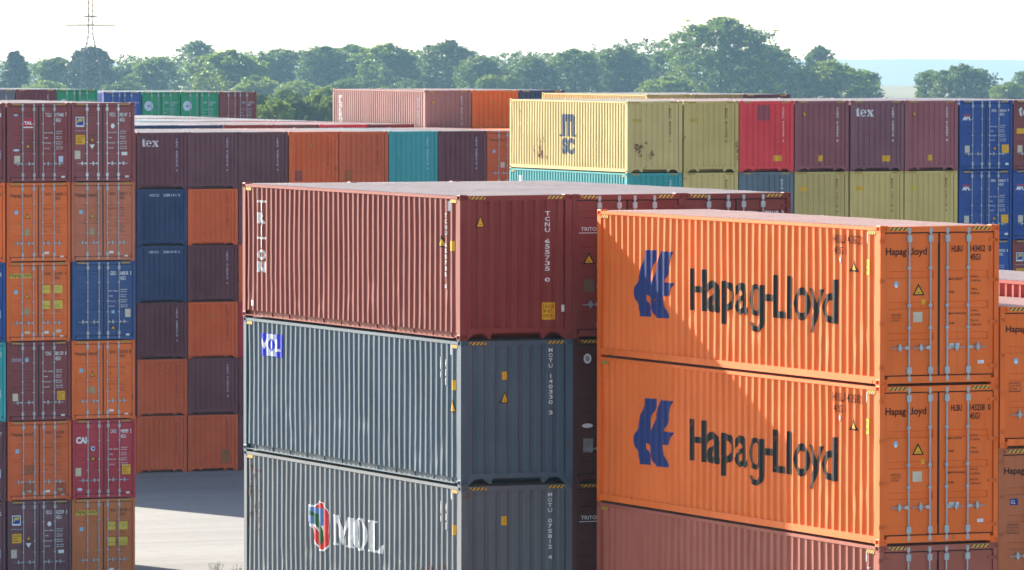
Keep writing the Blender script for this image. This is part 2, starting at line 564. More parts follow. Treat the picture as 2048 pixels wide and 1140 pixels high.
def rect(u0, v0, u1, v1, slot=0): return ([(u0, v0), (u1, v0), (u1, v1), (u0, v1)], [(0, 1, 2, 3)], slot)
def poly(pts, slot=0): return (pts, [tuple(range(len(pts)))], slot)
def disc(u, v, ru, rv, slot=0, n=18): return poly([(u+ru*math.cos(2*math.pi*k/n), v+rv*math.sin(2*math.pi*k/n)) for k in range(n)], slot)
def fit(s, u0, v0, u1, v1, slot=0, **kw):
    v, f, _ = text_geo(s, **kw)
    return ([(u0+a*(u1-u0), v0+b*(v1-v0)) for a, b in v], f, slot)
def line(s, u, v, h, slot=0, sx=1.0, **kw):
    a = text_geo(s, **kw)[2]*sx
    return fit(s, u, v, u+a*h, v+h, slot, **kw)
def column(s, uc, vtop, pitch, h, wd, slot=0, bold=0.02):
    """upright letters set one under the other"""
    vs = []; fs = []
    for k, ch in enumerate(s):
        if ch == ' ': continue
        a = text_geo(ch, bold=bold)
        ww = wd*(0.25 if ch in '1I' else 1.0)
        n = len(vs)
        vs += [(uc-ww/2+x*ww, vtop-k*pitch-h+y*h) for x, y in a[0]]
        fs += [tuple(i+n for i in q) for q in a[1]]
    return (vs, fs, slot)

def warning(parent, surf, u, v, wd, ht, pr='deep'):
    key = ('warn', surf, round(u, 2), round(v, 2), wd, pr)
    b = 0.12*wd
    return decal(parent, 'warning_sign', lambda: [poly([(u-wd/2, v), (u+wd/2, v), (u, v+ht)], 1),
        poly([(u-wd/2+b*1.3, v+b*0.75), (u+wd/2-b*1.3, v+b*0.75), (u, v+ht-b*1.7)], 0),
        rect(u-wd*0.12, v+ht*0.22, u+wd*0.12, v+ht*0.27, 1)], surf, [AMBER, BLACK], key, pr)

def plate(parent, surf, u, v, wd, ht, mat, name='label_plate', text=None, tmat=None, pr='deep', key=None):
    k = ('plate', surf, round(u, 2), round(v, 2), wd, ht, text, pr) if key is None else key
    def mk():
        p = [rect(u, v, u+wd, v+ht, 0)]
        if text:
            n = len(text); hh = ht*0.8/n
            for i, t in enumerate(text):
                p.append(fit(t, u+wd*0.1, v+ht*0.9-(i+1)*hh+hh*0.14, u+wd*(0.9 if len(t) > 4 else 0.68), v+ht*0.9-i*hh-hh*0.14, 1))
        return p
    return decal(parent, name, mk, surf, [mat, tmat or BLACK], k, pr)

def data_block(c, H, mat, style=0):
    def mk():
        P = []
        rows = [('MAX. GROSS', '32 500 kg', '71 650 lbs', 0.345), ('TARE', '3 880 kg', '8 550 lbs', 0.425), ('MAX. PAYLOAD', '28 620 kg', '63 100 lbs', 0.560), ('CUBE', '76.3 m3', '2 694 cu.ft', 0.622)]
        if style: rows = [('MAX. GROSS', '30,480 KGS', '67,200 LBS', 0.385), ('TARE', '3,880 KGS', '8,550 LBS', 0.45), ('PAYLOAD', '26,600 KGS', '58,650 LBS', 0.515), ('CU.CAP', '76.4 CU.M', '2,700 CU.FT', 0.58)]
        h = 0.036 if not style else 0.045
        for a, b_, d, q in rows:
            v = H*(1-q)
            P.append(line(a, 1.415, v, h, bold=0.012)); P.append(line(b_, 1.87, v+0.045, h, bold=0.012)); P.append(line(d, 1.87, v-0.030, h, bold=0.012))
        return P
    return tag(decal(c, 'weight_table', mk, 'door', [mat], ('data', H, style)), kind='stuff')

def idtext(c, H, s, mat, code='45G1', q=0.128, h=0.115):
    a, b_, d = s.split()
    v = H*(1-q)-h
    P = lambda: [fit(a, 1.475, v, 1.70, v+h, bold=0.015), fit(b_, 1.862, v, 2.165, v+h, bold=0.015), fit(d, 2.235, v, 2.288, v+h, bold=0.015), fit(code, 1.862, v-h*1.35, 2.068, v-h*0.35, bold=0.015)]
    return decal(c, 'lettering', P, 'door', [mat])

# ------------------------------------------------------------------ the container itself
PLAIN = 'plain'
def place(blk, colx, ztop, H, t=None):
    bx, by, a = blk
    cx = colx + W/2; cy = L/2
    X = bx + cx*math.cos(a) - cy*math.sin(a); Y = by + cx*math.sin(a) + cy*math.cos(a)
    return (X, Y, ztop-H), a

JR = random.Random(11)
def container(blk, colx, ztop, H, c, label, group, door=None, rust=0.25, pr='deep', chan=False, dent=0, roofc=None, stripe=True, full=True, jit=0.02, rods=GALV, fade=0.0):
    loc, a = place(blk, colx, ztop, H)
    e = bpy.data.objects.new('shipping_container', None); col.objects.link(e)
    e.empty_display_size = 0.5
    e.location = (loc[0]+JR.uniform(-jit, jit), loc[1]+JR.uniform(-jit, jit), loc[2])
    e.rotation_euler = (0, 0, a)
    tag(e, label, 'container', group)
    jv = JR.choice((0.9, 1.0, 1.07)); jf = JR.choice((0.0, 0.0, 0.0, 0.03))
    if jit > 0.01: c = tuple(a*jv for a in c); fade += jf; rust += JR.choice((0.0, 0.1, 0.2))
    pm = paint(c, rust, fade); fm = paint(c, min(1.2, rust+0.55), fade)
    rm = paint(roofc or c, rust+0.3, 0.70, 0.60, 0.75)
    obj('frame', frame_mesh(H, bool(door), chan), fm, e)
    sm = side_mesh(H, pr, dent)
    obj('side_panel', sm, pm, e)
    obj('side_panel', sm, pm, e, rot=(0, 0, math.pi))
    obj('roof_panel', roof_mesh(H), rm, e)
    cm = casting_mesh()
    for sx in (-1, 1):
        for sy in (-1, 1):
            for z in (0.059, H-0.059):
                if sx > 0 and sy > 0: continue
                obj('corner_casting', cm, fm, e, (sx*(W/2-0.081), sy*(L/2-0.089), z))
    if door:
        obj('gasket', gasket_mesh(H), RUBBER, e)
        for left in (True, False):
            d = obj('door', door_mesh(H, door, left), pm, e)
            for q in ((0.245, 0.423) if left else (0.564, 0.742)):
                x = -W/2 + q*W
                obj('lock_rod', rod_mesh(H), rods, d, (x, 0, 0))
                obj('handle', handle_mesh(-1 if left else 1), rods, d, (x, 0, H*0.235+(0 if door == 'three' or q in (0.245, 0.564) else 0.0)))
            if full:
                for q in (0.095, 0.345, 0.61, 0.885):
                    obj('hinge', hinge_mesh(left), fm, d, (0, 0, H*(1-q)))
    else:
        obj('end_panel', end_mesh(H), pm, e)
    if stripe:
        for s in ('endL', 'endR'): obj('hazard_marking', stripe_mesh(H, s), STRIPES, e)
        if full:
            for s in ('near', 'far'): obj('hazard_marking', stripe_mesh(H, s), STRIPES, e)
    return e

def plain_mesh(H):
    key = ('plainbox', H)
    if key in _mesh: return _mesh[key]
    b = MB()
    b.box(-W/2+0.03, W/2-0.03, -L/2+0.03, L/2-0.03, 0.04, H-0.03)
    for sx in (-1, 1):
        for sy in (-1, 1):
            x0, x1 = sorted((sx*W/2, sx*(W/2-0.15))); y0, y1 = sorted((sy*L/2, sy*(L/2-0.16)))
            b.box(x0, x1, y0, y1, 0, H)
        x0, x1 = sorted((sx*(W/2-0.004), sx*(W/2-0.06)))
        b.box(x0, x1, -L/2+0.16, L/2-0.16, 0.03, 0.16); b.box(x0, x1, -L/2+0.16, L/2-0.16, H-0.09, H-0.02)
        for k in range(22):
            y = -L/2+0.25+k*0.54
            x2, x3 = sorted((sx*(W/2-0.012), sx*(W/2-0.032)))
            b.box(x2, x3, y, y+0.27, 0.165, H-0.095)
    me = b.mesh('container_shell')
    _mesh[key] = me
    return me

def below(blk, colx, ztop, group, where):
    """the tiers that carry a stack, down to the ground; the photograph shows nothing of them"""
    n = max(1, round(ztop/2.72)); h = ztop/n
    for k in range(n):
        loc, a = place(blk, colx, h*(k+1), h)
        o = obj('shipping_container', plain_mesh(round(h, 3)), paint(JR.choice([CO['tex'], CO['hapag'], CO['tri'], CO['navy']])), None, loc, (0, 0, a))
        tag(o, 'unseen lower tier container under ' + where, 'container', group + ', lower tiers')

CO = dict(hapag=(0.86, 0.155, 0.010), hapagd=(0.66, 0.116, 0.014), tri=(0.235, 0.032, 0.024), tex=(0.130, 0.034, 0.046), mol=(0.076, 0.118, 0.158),
          mold=(0.118, 0.138, 0.16), mus=(0.58, 0.43, 0.14), cbr=(0.30, 0.080, 0.095), ctx=(0.20, 0.060, 0.085), rusty=(0.40, 0.085, 0.048), red=(0.86, 0.045, 0.055), apl=(0.014, 0.070, 0.31), teal=(0.04, 0.36, 0.37),
          navy=(0.012, 0.042, 0.125), green=(0.012, 0.30, 0.14), cai=(0.42, 0.022, 0.035), flo=(0.24, 0.040, 0.042), dark=(0.085, 0.026, 0.022), slate=(0.12, 0.16, 0.20))

# ------------------------------------------------------------------ the ground
def ground_mat():
    q = NT('worn_concrete')
    big = noise(q, (0.02, 0.05, 1), 1.0, 4, False)
    lanes = noise(q, (0.02, 0.55, 1), 1.0, 5, False)
    fine = noise(q, (1, 1, 1), 1.6, 8, False)
    c = q.mix(q.ramp(big, 0.3, 0.7), (0.21, 0.207, 0.20), (0.275, 0.27, 0.26))
    c = q.mix(q.ramp(lanes, 0.46, 0.72, 0, 0.42), c, (0.14, 0.139, 0.137))
    c = q.mix(q.ramp(fine, 0.5, 0.75, 0, 0.35), c, (0.14, 0.139, 0.137))
    q.l(c, q.b.inputs['Base Color']); q.b.inputs['Roughness'].default_value = 0.9; q.b.inputs['Specular IOR Level'].default_value = 0.1
    bp = q.n('ShaderNodeBump', i_Strength=0.3, i_Distance=0.02); q.l(fine, bp.inputs['Height']); q.l(bp.outputs[0], q.b.inputs['Normal'])
    return q.mat
def terrain_mat():
    q = NT('meadow')
    n1 = noise(q, (1, 1, 1), 0.012, 5, False)
    q.l(q.mix(q.ramp(n1, 0.35, 0.65), (0.04, 0.06, 0.022), (0.07, 0.075, 0.035)), q.b.inputs['Base Color'])
    q.b.inputs['Roughness'].default_value = 0.9
    return q.mat
MEADOW = terrain_mat()
b = MB(); b.quad((-4000, -900, -0.05), (9000, -900, -0.05), (9000, 2750, -0.05), (-4000, 2750, -0.05))
tag(obj('terrain', b.mesh('terrain'), MEADOW), kind='structure')
b = MB(); b.quad((-150, -120, 0.0), (420, -120, 0.0), (420, 520, 0.0), (-150, 520, 0.0))
tag(obj('paved_yard', b.mesh('paved_yard'), ground_mat()), kind='structure')

# ------------------------------------------------------------------ block A: the front right stack
GA, GB, GC, GD, GE = ('containers of the front right stack', 'containers of the middle stack', 'containers of the long back right stack', 'containers of the left stack', 'containers of the back wall of stacks')
A = (50.303, 99.804, 0.01192); ZA = 16.243
def hapag_door(c, H, num, yellow=False, ink=BLACK, hl=True, data=True):
    if yellow: plate(c, 'door', 0.13, H*0.800, 0.86, 0.16, LEMON)
    if hl: decal(c, 'lettering', lambda: [fit('Hapag', 0.135, H*0.802, 0.55, H*0.862, bold=0.012), fit('Lloyd', 0.585, H*0.802, 0.965, H*0.862, bold=0.012)], 'door', [ink], ('hl', H), eps=0.006)
    if num: idtext(c, H, num, ink)
    if data: data_block(c, H, ink)
def hapag_stickers(c, H, plus=True):
    decal(c, 'sticker', lambda: [disc(0.345, H*0.632, 0.045, 0.06, 0), disc(0.345, H*0.622, 0.025, 0.03, 1)], 'door', [SKYB, WHITE], ('hlst', H))
    warning(c, 'door', 0.80, H*0.563, 0.24, 0.215)
    plate(c, 'door', 0.69, H*0.395, 0.19, 0.185, BEIGE)
    if plus:
        plate(c, 'door', 0.86, H*0.505, 0.075, 0.09, AMBER)
        decal(c, 'stencil', lambda: [fit('REPAIR', 0.25, H*0.435, 0.45, H*0.449), fit('COR-TEN', 0.25, H*0.418, 0.45, H*0.430), fit('STEEL', 0.25, H*0.40, 0.42, H*0.412)], 'door', [DIMTXT], ('stencil', H))
        plate(c, 'door', 1.44, H*0.228, 0.20, 0.088, WHITE, text=('ACEP', 'DE'), tmat=HLBLUE)
        plate(c, 'door', 2.02, H*0.128, 0.125, 0.062, WHITE, text=('CSC',), tmat=MOLBLUE)

EMB = [(2.241,.737),(2.784,.727),(2.717,.889),(2.599,1.009),(2.515,1.114),(2.481,1.231),(2.482,1.318),(2.560,1.352),(2.600,1.256),(2.651,1.153),(2.752,1.062),(2.819,.944),(2.869,.841),(2.920,.738),(3.474,.735),(3.374,.883),(3.325,1.014),(3.241,1.176),(3.141,1.281),(3.108,1.340),(3.510,1.340),(3.394,1.460),(3.327,1.595),(3.008,1.601),(3.076,1.703),(3.110,1.788),(3.194,1.901),(3.312,2.029),(2.705,2.044),(2.603,1.968),(2.535,1.869),(2.524,1.753),(2.449,1.668),(2.313,1.608),(2.228,1.618),(2.262,1.690),(2.382,1.787),(2.484,1.871),(2.526,2.029),(2.007,2.043),(1.990,1.948),(1.904,1.850),(1.766,1.723),(1.714,1.594),(1.730,1.491),(1.833,1.370),(1.970,1.219),(2.020,1.072),(2.122,.908)]
def glyph_g(u0, u1, vb, xh, desc):
    w_ = u1-u0; st = w_*0.24
    return [arc(u0+w_*0.46, vb+xh*0.5, w_*0.47, xh*0.5, w_*0.17, xh*0.35, 0.0, 2*math.pi), rect(u1-st, vb-desc*0.35, u1, vb+xh*0.985),
            arc(u0+w_*0.50, vb-desc*0.30, w_*0.50, desc*0.70, w_*0.26, desc*0.36, math.pi*1.06, 2*math.pi)]
def arc(u, v, ru, rv, iu, iv, a0, a1, slot=0, n=22):
    vs = []; fs = []
    for k in range(n+1):
        t = a0+(a1-a0)*k/n
        vs += [(u+ru*math.cos(t), v+rv*math.sin(t)), (u+iu*math.cos(t), v+iv*math.sin(t))]
    for k in range(n): fs.append((2*k, 2*k+2, 2*k+3, 2*k+1))
    return (vs, fs, slot)
HLB = [('H', 4.245, 4.929), ('a', 5.00, 5.54), ('p', 5.607, 6.141), ('a', 6.19, 6.76), ('g', 6.805, 7.421), ('-', 7.484, 7.835), ('L', 7.842, 8.365), ('l', 8.42, 8.63), ('o', 8.697, 9.329), ('y', 9.288, 9.873), ('d', 9.825, 10.446)]
def hapag_word(c, H):
    vb = H-1.83
    for i, (ch, a, b_) in enumerate(HLB):
        if ch == 'g': P = glyph_g(a, b_, vb, 0.60, 0.30)
        elif ch == '-': P = [rect(a, vb+0.30, b_, vb+0.43)]
        elif ch == 'L': P = [rect(a, vb, a+0.19, vb+0.80), rect(a+0.19, vb, b_, vb+0.13)]
        elif ch == 'l': P = [rect(a, vb, b_, vb+0.80)]
        elif ch == 'H': P = [rect(a, vb, a+0.165, vb+0.80), rect(b_-0.165, vb, b_, vb+0.80), rect(a+0.165, vb+0.35, b_-0.165, vb+0.47)]
        else:
            lo, hi = {'a': (-0.01, 0.61), 'o': (-0.01, 0.61), 'p': (-0.21, 0.61), 'y': (-0.21, 0.60), 'd': (-0.01, 0.80)}[ch]
            P = [fit(ch, a, vb+lo, b_, vb+hi, bold=0.016)]
        decal(c, 'letter', P, 'side', [WBLACK], ('hlw', H, i), eps=0.005)
def hapag_side(c, H, num):
    decal(c, 'emblem', lambda: [poly([(u, H-v) for u, v in EMB][::-1])], 'side', [WBLUE], ('emb', H), eps=0.005)
    hapag_word(c, H)
    decal(c, 'lettering', lambda: [fit(num, 10.30, H-0.36, 11.45, H-0.20, bold=0.01), fit('45G1', 10.32, H-0.56, 10.75, H-0.42)], 'side', [DIMTXT], eps=0.005)
    warning(c, 'side', 11.10, H-0.86, 0.34, 0.24)
    plate(c, 'side', 11.56, H-0.90, 0.20, 0.28, LEMON, text=('9 6', 'HIGH'))
    decal(c, 'sticker', lambda: [disc(10.55, H-0.66, 0.07, 0.06, 0)], 'side', [PALEBLUE], ('hlss', H), eps=0.005)
    plate(c, 'side', 11.58, H-0.33, 0.09, 0.20, WHITE, key=('tally', H))

colA = [(CO['hapag'], 'HLBU 143452 0', 'bright orange container with blue emblem and black side lettering, top of the front right stack'),
        (CO['hapag'], 'HLBU 143258 0', 'bright orange container with blue emblem, second tier of the front right stack')]
for k, (c_, num, lab) in enumerate(colA):
    c = container(A, 0, ZA-k*HC, HC, c_, lab, GA, 'three', rust=0.2, dent=2, jit=0.006)
    hapag_door(c, HC, num); hapag_stickers(c, HC); hapag_side(c, HC, num)
c = container(A, 0, ZA-2*HC, HC, CO['rusty'], 'red brown container below the two orange ones with blue emblems', GA, 'three', rust=0.1, dent=2)
plate(c, 'side', 11.58, HC-0.33, 0.09, 0.20, WHITE, key=('tally', HC))
decal(c, 'lettering', lambda: [column('TCNU 812354 6', 11.75, HC-0.42, 0.115, 0.08, 0.09)], 'side', [WHITE])
below(A, 0, ZA-3*HC, GA, 'the front right stack')
ZA2 = ZA-1.494
labs2 = ['orange container with Hapag lettering cut off by the right edge, upper one', 'orange container cut off by the right picture edge, second tier there', 'orange container at the right picture edge, lowest in view']
for k in range(3):
    c = container(A, 2.462, ZA2-k*STD, STD, CO['hapag'] if k != 1 else (0.52, 0.14, 0.045), labs2[k], GA, 'three', rust=0.05)
    hapag_door(c, STD, 'HLXU 36%d124 5' % k, data=True)
    if k == 0: decal(c, 'sticker', lambda: [disc(0.345, STD*0.612, 0.05, 0.06, 0), disc(0.345, STD*0.605, 0.028, 0.03, 1)], 'door', [SKYB, WHITE], ('hlst2', STD))
    else: plate(c, 'door', 0.26, STD*0.595, 0.16, 0.12, HLBLUE, 'sticker', text=('GL',), tmat=WHITE)
    decal(c, 'stencil', lambda: [rect(0.20, STD*0.455, 0.44, STD*0.461), rect(0.20, STD*0.395, 0.44, STD*0.401), rect(0.20, STD*0.401, 0.206, STD*0.455), rect(0.434, STD*0.401, 0.44, STD*0.455), fit('COR-TEN', 0.22, STD*0.432, 0.42, STD*0.446), fit('STEEL', 0.22, STD*0.41, 0.38, STD*0.424)], 'door', [DIMTXT], ('stencil2', STD))
below(A, 2.462, ZA2-3*STD, GA, 'the right picture edge stack')
c = container(A, 4.95, ZA2+0.315, HC, (0.34, 0.055, 0.045), 'red container whose sunlit ribbed side shows above the right edge orange one', GA, 'three', rust=0.1)
below(A, 4.95, ZA2+0.315-HC, GA, 'the red container at the far right')

# ------------------------------------------------------------------ block B: the middle stack
B = (47.646, 113.041, -0.00194); ZB = 16.525
c = container(B, 0, ZB, HC, CO['tri'], 'red brown ribbed container with white vertical lettering, top left of the middle stack', GB, None, rust=0.35, chan=True, dent=1, jit=0.0)
warning(c, 'end', 0.445, HC-0.645, 0.20, 0.25)
decal(c, 'lettering', lambda: [column('TCNU 655735 0', 1.905, HC-0.335, 0.1105, 0.086, 0.095)], 'end', [WHITE])
plate(c, 'end', 1.80, HC-2.505, 0.285, 0.345, AMBER, text=('CAUTION', "9'6\"", 'HIGH'))
decal(c, 'sticker', lambda: [rect(2.205, HC-2.35, 2.27, HC-2.21)], 'door', [WHITE], eps=0.03)
decal(c, 'lettering', lambda: [column('TRITON', 1.10, HC-0.36, 0.262, 0.235, 0.44, bold=0.03)], 'side', [WWHITE], eps=0.006)
decal(c, 'lettering', lambda: [column('TCNU 655735 0', 11.44, HC-0.38, 0.118, 0.080, 0.10)], 'side', [WWHITE], eps=0.006)
warning(c, 'side', 11.20, HC-1.06, 0.34, 0.24)
plate(c, 'side', 11.66, HC-1.12, 0.18, 0.20, AMBER, key=('hi', HC))
plate(c, 'side', 11.50, HC-0.33, 0.09, 0.20, WHITE, key=('tally2', HC))
plate(c, 'side', 0.75, HC-0.33, 0.09, 0.20, WHITE, key=('tally3', HC))
plate(c, 'side', 0.42, 0.25, 0.22, 0.12, WHITE, 'sticker')
c = container(B, -0.0, ZB-HC, HC, CO['mol'], 'blue grey ribbed container with small blue and white square, second tier of middle stack', GB, None, rust=0.12, chan=True, dent=3, jit=0.0)
c.location.x += 0.02
decal(c, 'emblem', lambda: [rect(0.97, HC-0.80, 2.32, HC-0.31, 0), rect(1.42, HC-0.79, 1.86, HC-0.32, 1),
      poly([(1.02+0.38*x, HC-0.68+0.26*y) for x, y in ((0,0),(.24,0),(.24,.52),(.5,.08),(.76,.52),(.76,0),(1,0),(1,1),(.74,1),(.5,.58),(.26,1),(0,1))], 1),
      disc(1.64, HC-0.55, 0.17, 0.15, 0), disc(1.64, HC-0.55, 0.075, 0.11, 1), rect(1.92, HC-0.68, 2.02, HC-0.42, 1), rect(1.92, HC-0.68, 2.22, HC-0.62, 1)], 'side', [MOLBLUE, WHITE], eps=0.006)
def mol_marks(c):
    decal(c, 'lettering', lambda: [fit('MOTU', 11.02, HC-0.62, 11.14, HC-0.36, bold=0.03), fit('140', 11.02, HC-0.78, 11.14, HC-0.66, bold=0.03), fit('45G1', 11.28, HC-0.56, 11.42, HC-0.40, bold=0.03), fit('30480', 11.28, HC-0.74, 11.42, HC-0.60, bold=0.03), fit('3880', 11.28, HC-0.92, 11.42, HC-0.78, bold=0.03)], 'side', [WHITE], ('molm',), eps=0.006)
    plate(c, 'side', 11.54, HC-0.30, 0.10, 0.22, WHITE, key=('tally4', HC))
    plate(c, 'side', 11.72, HC-1.00, 0.13, 0.20, AMBER, key=('hi2', HC))
mol_marks(c)
warning(c, 'side', 11.74, HC-1.44, 0.22, 0.26)
decal(c, 'lettering', lambda: [column('MOTU 140330 3', 1.955, HC-0.175, 0.1045, 0.080, 0.09)], 'end', [WHITE])
warning(c, 'end', 0.955, HC-1.26, 0.20, 0.25)
plate(c, 'end', 0.895, HC-0.79, 0.115, 0.16, AMBER)
c = container(B, 0.03, ZB-2*HC, HC, CO['mold'], 'grey ribbed container with rusty corners and white painted letters, lowest in middle stack', GB, None, rust=0.45, chan=True, dent=4, jit=0.0)
zt = HC-5.792
VT = 2*HC
def q_(v): return HC-(v-VT)
decal(c, 'emblem', lambda: [
    poly([(3.75,q_(6.72)),(4.18,q_(6.72)),(4.45,q_(6.60)),(4.75,q_(6.66)),(4.98,q_(6.86)),(5.02,q_(7.2)),(4.98,q_(7.50)),(4.72,q_(7.66)),(4.42,q_(7.66)),(4.15,q_(7.50)),(4.02,q_(7.22)),(3.75,q_(7.08))][::-1], 3),
    poly([(4.20,q_(6.74)),(4.46,q_(6.63)),(4.74,q_(6.69)),(4.95,q_(6.88)),(4.99,q_(7.2)),(4.94,q_(7.48)),(4.70,q_(7.62)),(4.44,q_(7.62)),(4.20,q_(7.48)),(4.07,q_(7.2))][::-1], 0),
    rect(3.80, q_(7.12), 4.74, q_(6.76), 1),
    poly([(4.15,q_(7.12)),(4.70,q_(7.12)),(4.66,q_(7.34)),(4.45,q_(7.36))][::-1], 3),
    poly([(3.80,q_(6.84)),(4.20,q_(6.88)),(4.40,q_(6.90)),(4.48,q_(7.05)),(4.60,q_(7.25)),(4.62,q_(7.45)),(4.42,q_(7.58)),(4.38,q_(7.25)),(4.15,q_(7.05)),(4.12,q_(6.96)),(3.80,q_(6.92))][::-1], 2)],
    'side', [RED, flat((0.10, 0.20, 0.40)), GREEN, WHITE], eps=0.006)
M_ = [(5.16,7.47),(5.16,7.44),(5.24,7.42),(5.24,6.90),(5.16,6.88),(5.16,6.84),(5.55,6.84),(5.78,7.22),(5.98,6.84),(6.32,6.84),(6.32,6.88),(6.24,6.90),(6.24,7.42),(6.32,7.44),(6.32,7.47),(5.92,7.47),(5.92,7.44),(6.00,7.42),(6.00,7.00),(5.74,7.44),(5.68,7.44),(5.38,6.98),(5.38,7.42),(5.46,7.44),(5.46,7.47)]
L_ = [(7.22,7.46),(7.22,7.43),(7.32,7.41),(7.32,6.86),(7.22,6.84),(7.22,6.81),(7.66,6.81),(7.66,6.84),(7.55,6.86),(7.55,7.41),(7.78,7.41),(7.92,7.28),(7.98,7.28),(7.96,7.46)]
def ring(u, v, ru, rv, iu, iv, slot=0, n=20):
    vs = []; fs = []
    for k in range(n):
        t = 2*math.pi*k/n
        vs += [(u+ru*math.cos(t), v+rv*math.sin(t)), (u+iu*math.cos(t), v+iv*math.sin(t))]
    for k in range(n):
        l = (k+1) % n
        fs.append((2*k, 2*l, 2*l+1, 2*k+1))
    return (vs, fs, slot)
def arc(u, v, ru, rv, iu, iv, a0, a1, slot=0, n=22):
    vs = []; fs = []
    for k in range(n+1):
        t = a0+(a1-a0)*k/n
        vs += [(u+ru*math.cos(t), v+rv*math.sin(t)), (u+iu*math.cos(t), v+iv*math.sin(t))]
    for k in range(n): fs.append((2*k, 2*k+2, 2*k+3, 2*k+1))
    return (vs, fs, slot)
for g_ in (poly([(u, q_(v)) for u, v in M_]), ring(6.72, q_(7.145), 0.40, 0.345, 0.15, 0.30), poly([(u, q_(v)) for u, v in L_])):
    decal(c, 'letter', [g_], 'side', [WWHITE], eps=0.006)
mol_marks(c)
decal(c, 'lettering', lambda: [column('MOTU 075812 4', 1.935, HC-0.175, 0.1045, 0.080, 0.09)], 'end', [WHITE])
plate(c, 'end', 0.88, HC-0.80, 0.115, 0.18, AMBER)
for g_ in (poly([(7.6, 0.1), (11.2, 0.2), (11.6, 1.3), (9.8, 1.1), (8.4, 0.9)]), poly([(0.2, 1.2), (0.9, 1.0), (1.0, 2.5), (0.3, 2.6)])): decal(c, 'rust_scar', [g_], 'side', [SCAR], eps=0.007)
decal(c, 'scuff', lambda: [poly([(8.1, 0.9), (9.6, 0.6), (9.9, 1.4), (8.4, 1.5)])], 'side', [SCUFF], eps=0.008)
below(B, 0, ZB-3*HC, GB, 'the left column of the middle stack')
# second and third columns: door ends
dl = {(1, 0): 'red brown container with door bars and amber triangle, beside the vertical white lettering', (1, 1): 'dark red door end with white round sticker, in the gap left of the orange side',
      (1, 2): 'dark red door end in the gap left of the orange side, lowest tier', (2, 0): 'red brown container with door bars showing above the orange roof, rightmost of the middle stack'}
for cI, cx in ((1, 2.447), (2, 4.877)):
    for k in range(3):
        if (cI, k) not in dl: continue
        c = container(B, cx, ZB-k*HC, HC, CO['tri'] if k == 0 else CO['dark'], dl[(cI, k)], GB, 'five', rust=0.2)
        if cI == 1 and k != 1:
            decal(c, 'lettering', lambda: [line('TRITON', 0.20, HC*0.745, 0.075, sx=1.2, bold=0.02), rect(0.16, HC*0.728, 0.72, HC*0.733)], 'door', [WHITE], ('tritond',), eps=0.006)
        if k == 0:
            warning(c, 'door', 0.38, HC*0.515, 0.26, 0.235)
            plate(c, 'door', 0.27, HC*0.32, 0.22, 0.26, flat((0.16, 0.11, 0.07)))
            idtext(c, HC, 'TCNU 790118 3', WHITE); data_block(c, HC, WHITE, 1)
        if k == 1:
            decal(c, 'sticker', lambda: [disc(0.34, HC*0.86, 0.085, 0.10, 0), disc(0.34, HC*0.86, 0.05, 0.06, 1)], 'door', [WHITE, flat((0.3, 0.3, 0.3))], ('rs',), eps=0.006)
            decal(c, 'sticker', lambda: [disc(0.34, HC*0.395, 0.12, 0.045, 0)], 'door', [WHITE], ('rs2',), eps=0.006)
            plate(c, 'door', 0.25, HC*0.21, 0.22, 0.28, flat((0.26, 0.24, 0.2)))
    below(B, cx, ZB-(3 if cI == 1 else 1)*HC, GB, 'the door columns of the middle stack')
# a lower stack standing behind the middle one: only a strip of its pale roof shows
BB = (59.55, 125.75, -0.00194)
c = container(BB, 0.0, 15.66, STD, (0.42, 0.42, 0.40), 'pale container roof peeping out right of the red brown door tops', GB, None, rust=0.05, stripe=False, full=False)
below(BB, 0.0, 15.66-STD, GB, 'the pale roof behind the middle stack')

# ------------------------------------------------------------------ block C: the long back right stack
C = (102.904, 226.834, -0.00775); ZC = 17.278; PC = 2.501
ordn = ['first', 'second', 'third', 'fourth', 'fifth', 'sixth', 'seventh', 'eighth']
rowC = [(CO['mus'], None), (CO['mus'], None), (CO['red'], None), (CO['cbr'], None), (CO['ctx'], None), (CO['cbr'], None), (CO['apl'], 'five'), (CO['flo'], 'five')]
labC = ['mustard yellow container with blue stacked letters on its sunlit side', 'mustard yellow container between the blue lettered one and the red one, top tier', 'bright red container with a faded patch on its end, top tier', 'red brown ribbed container right of the bright red one, top tier',
        'purple brown ribbed container with white tex lettering, top of the back right stack', 'red brown ribbed container left of the blue door end, top tier', 'blue container with door bars and white letters, top tier of back right stack', 'purple brown door end cut off by the right edge, top tier of back stack']
def apl(c, H):
    decal(c, 'lettering', lambda: [poly([(0.13, H*0.715), (0.22, H*0.765), (0.29, H*0.765), (0.31, H*0.715), (0.26, H*0.715), (0.25, H*0.725), (0.20, H*0.725), (0.18, H*0.715)], 0), fit('PL', 0.31, H*0.715, 0.54, H*0.765, bold=0.04), rect(0.18, H*0.778, 0.52, H*0.792, 1)], 'door', [WHITE, RED], ('apl', H), eps=0.006)
    warning(c, 'door', 1.64, H*0.29, 0.19, 0.18); plate(c, 'door', 1.96, H*0.245, 0.33, 0.35, AMBER)
    plate(c, 'door', 0.25, H*0.25, 0.22, 0.30, BEIGE); plate(c, 'door', 2.13, H*0.075, 0.15, 0.08, WHITE)
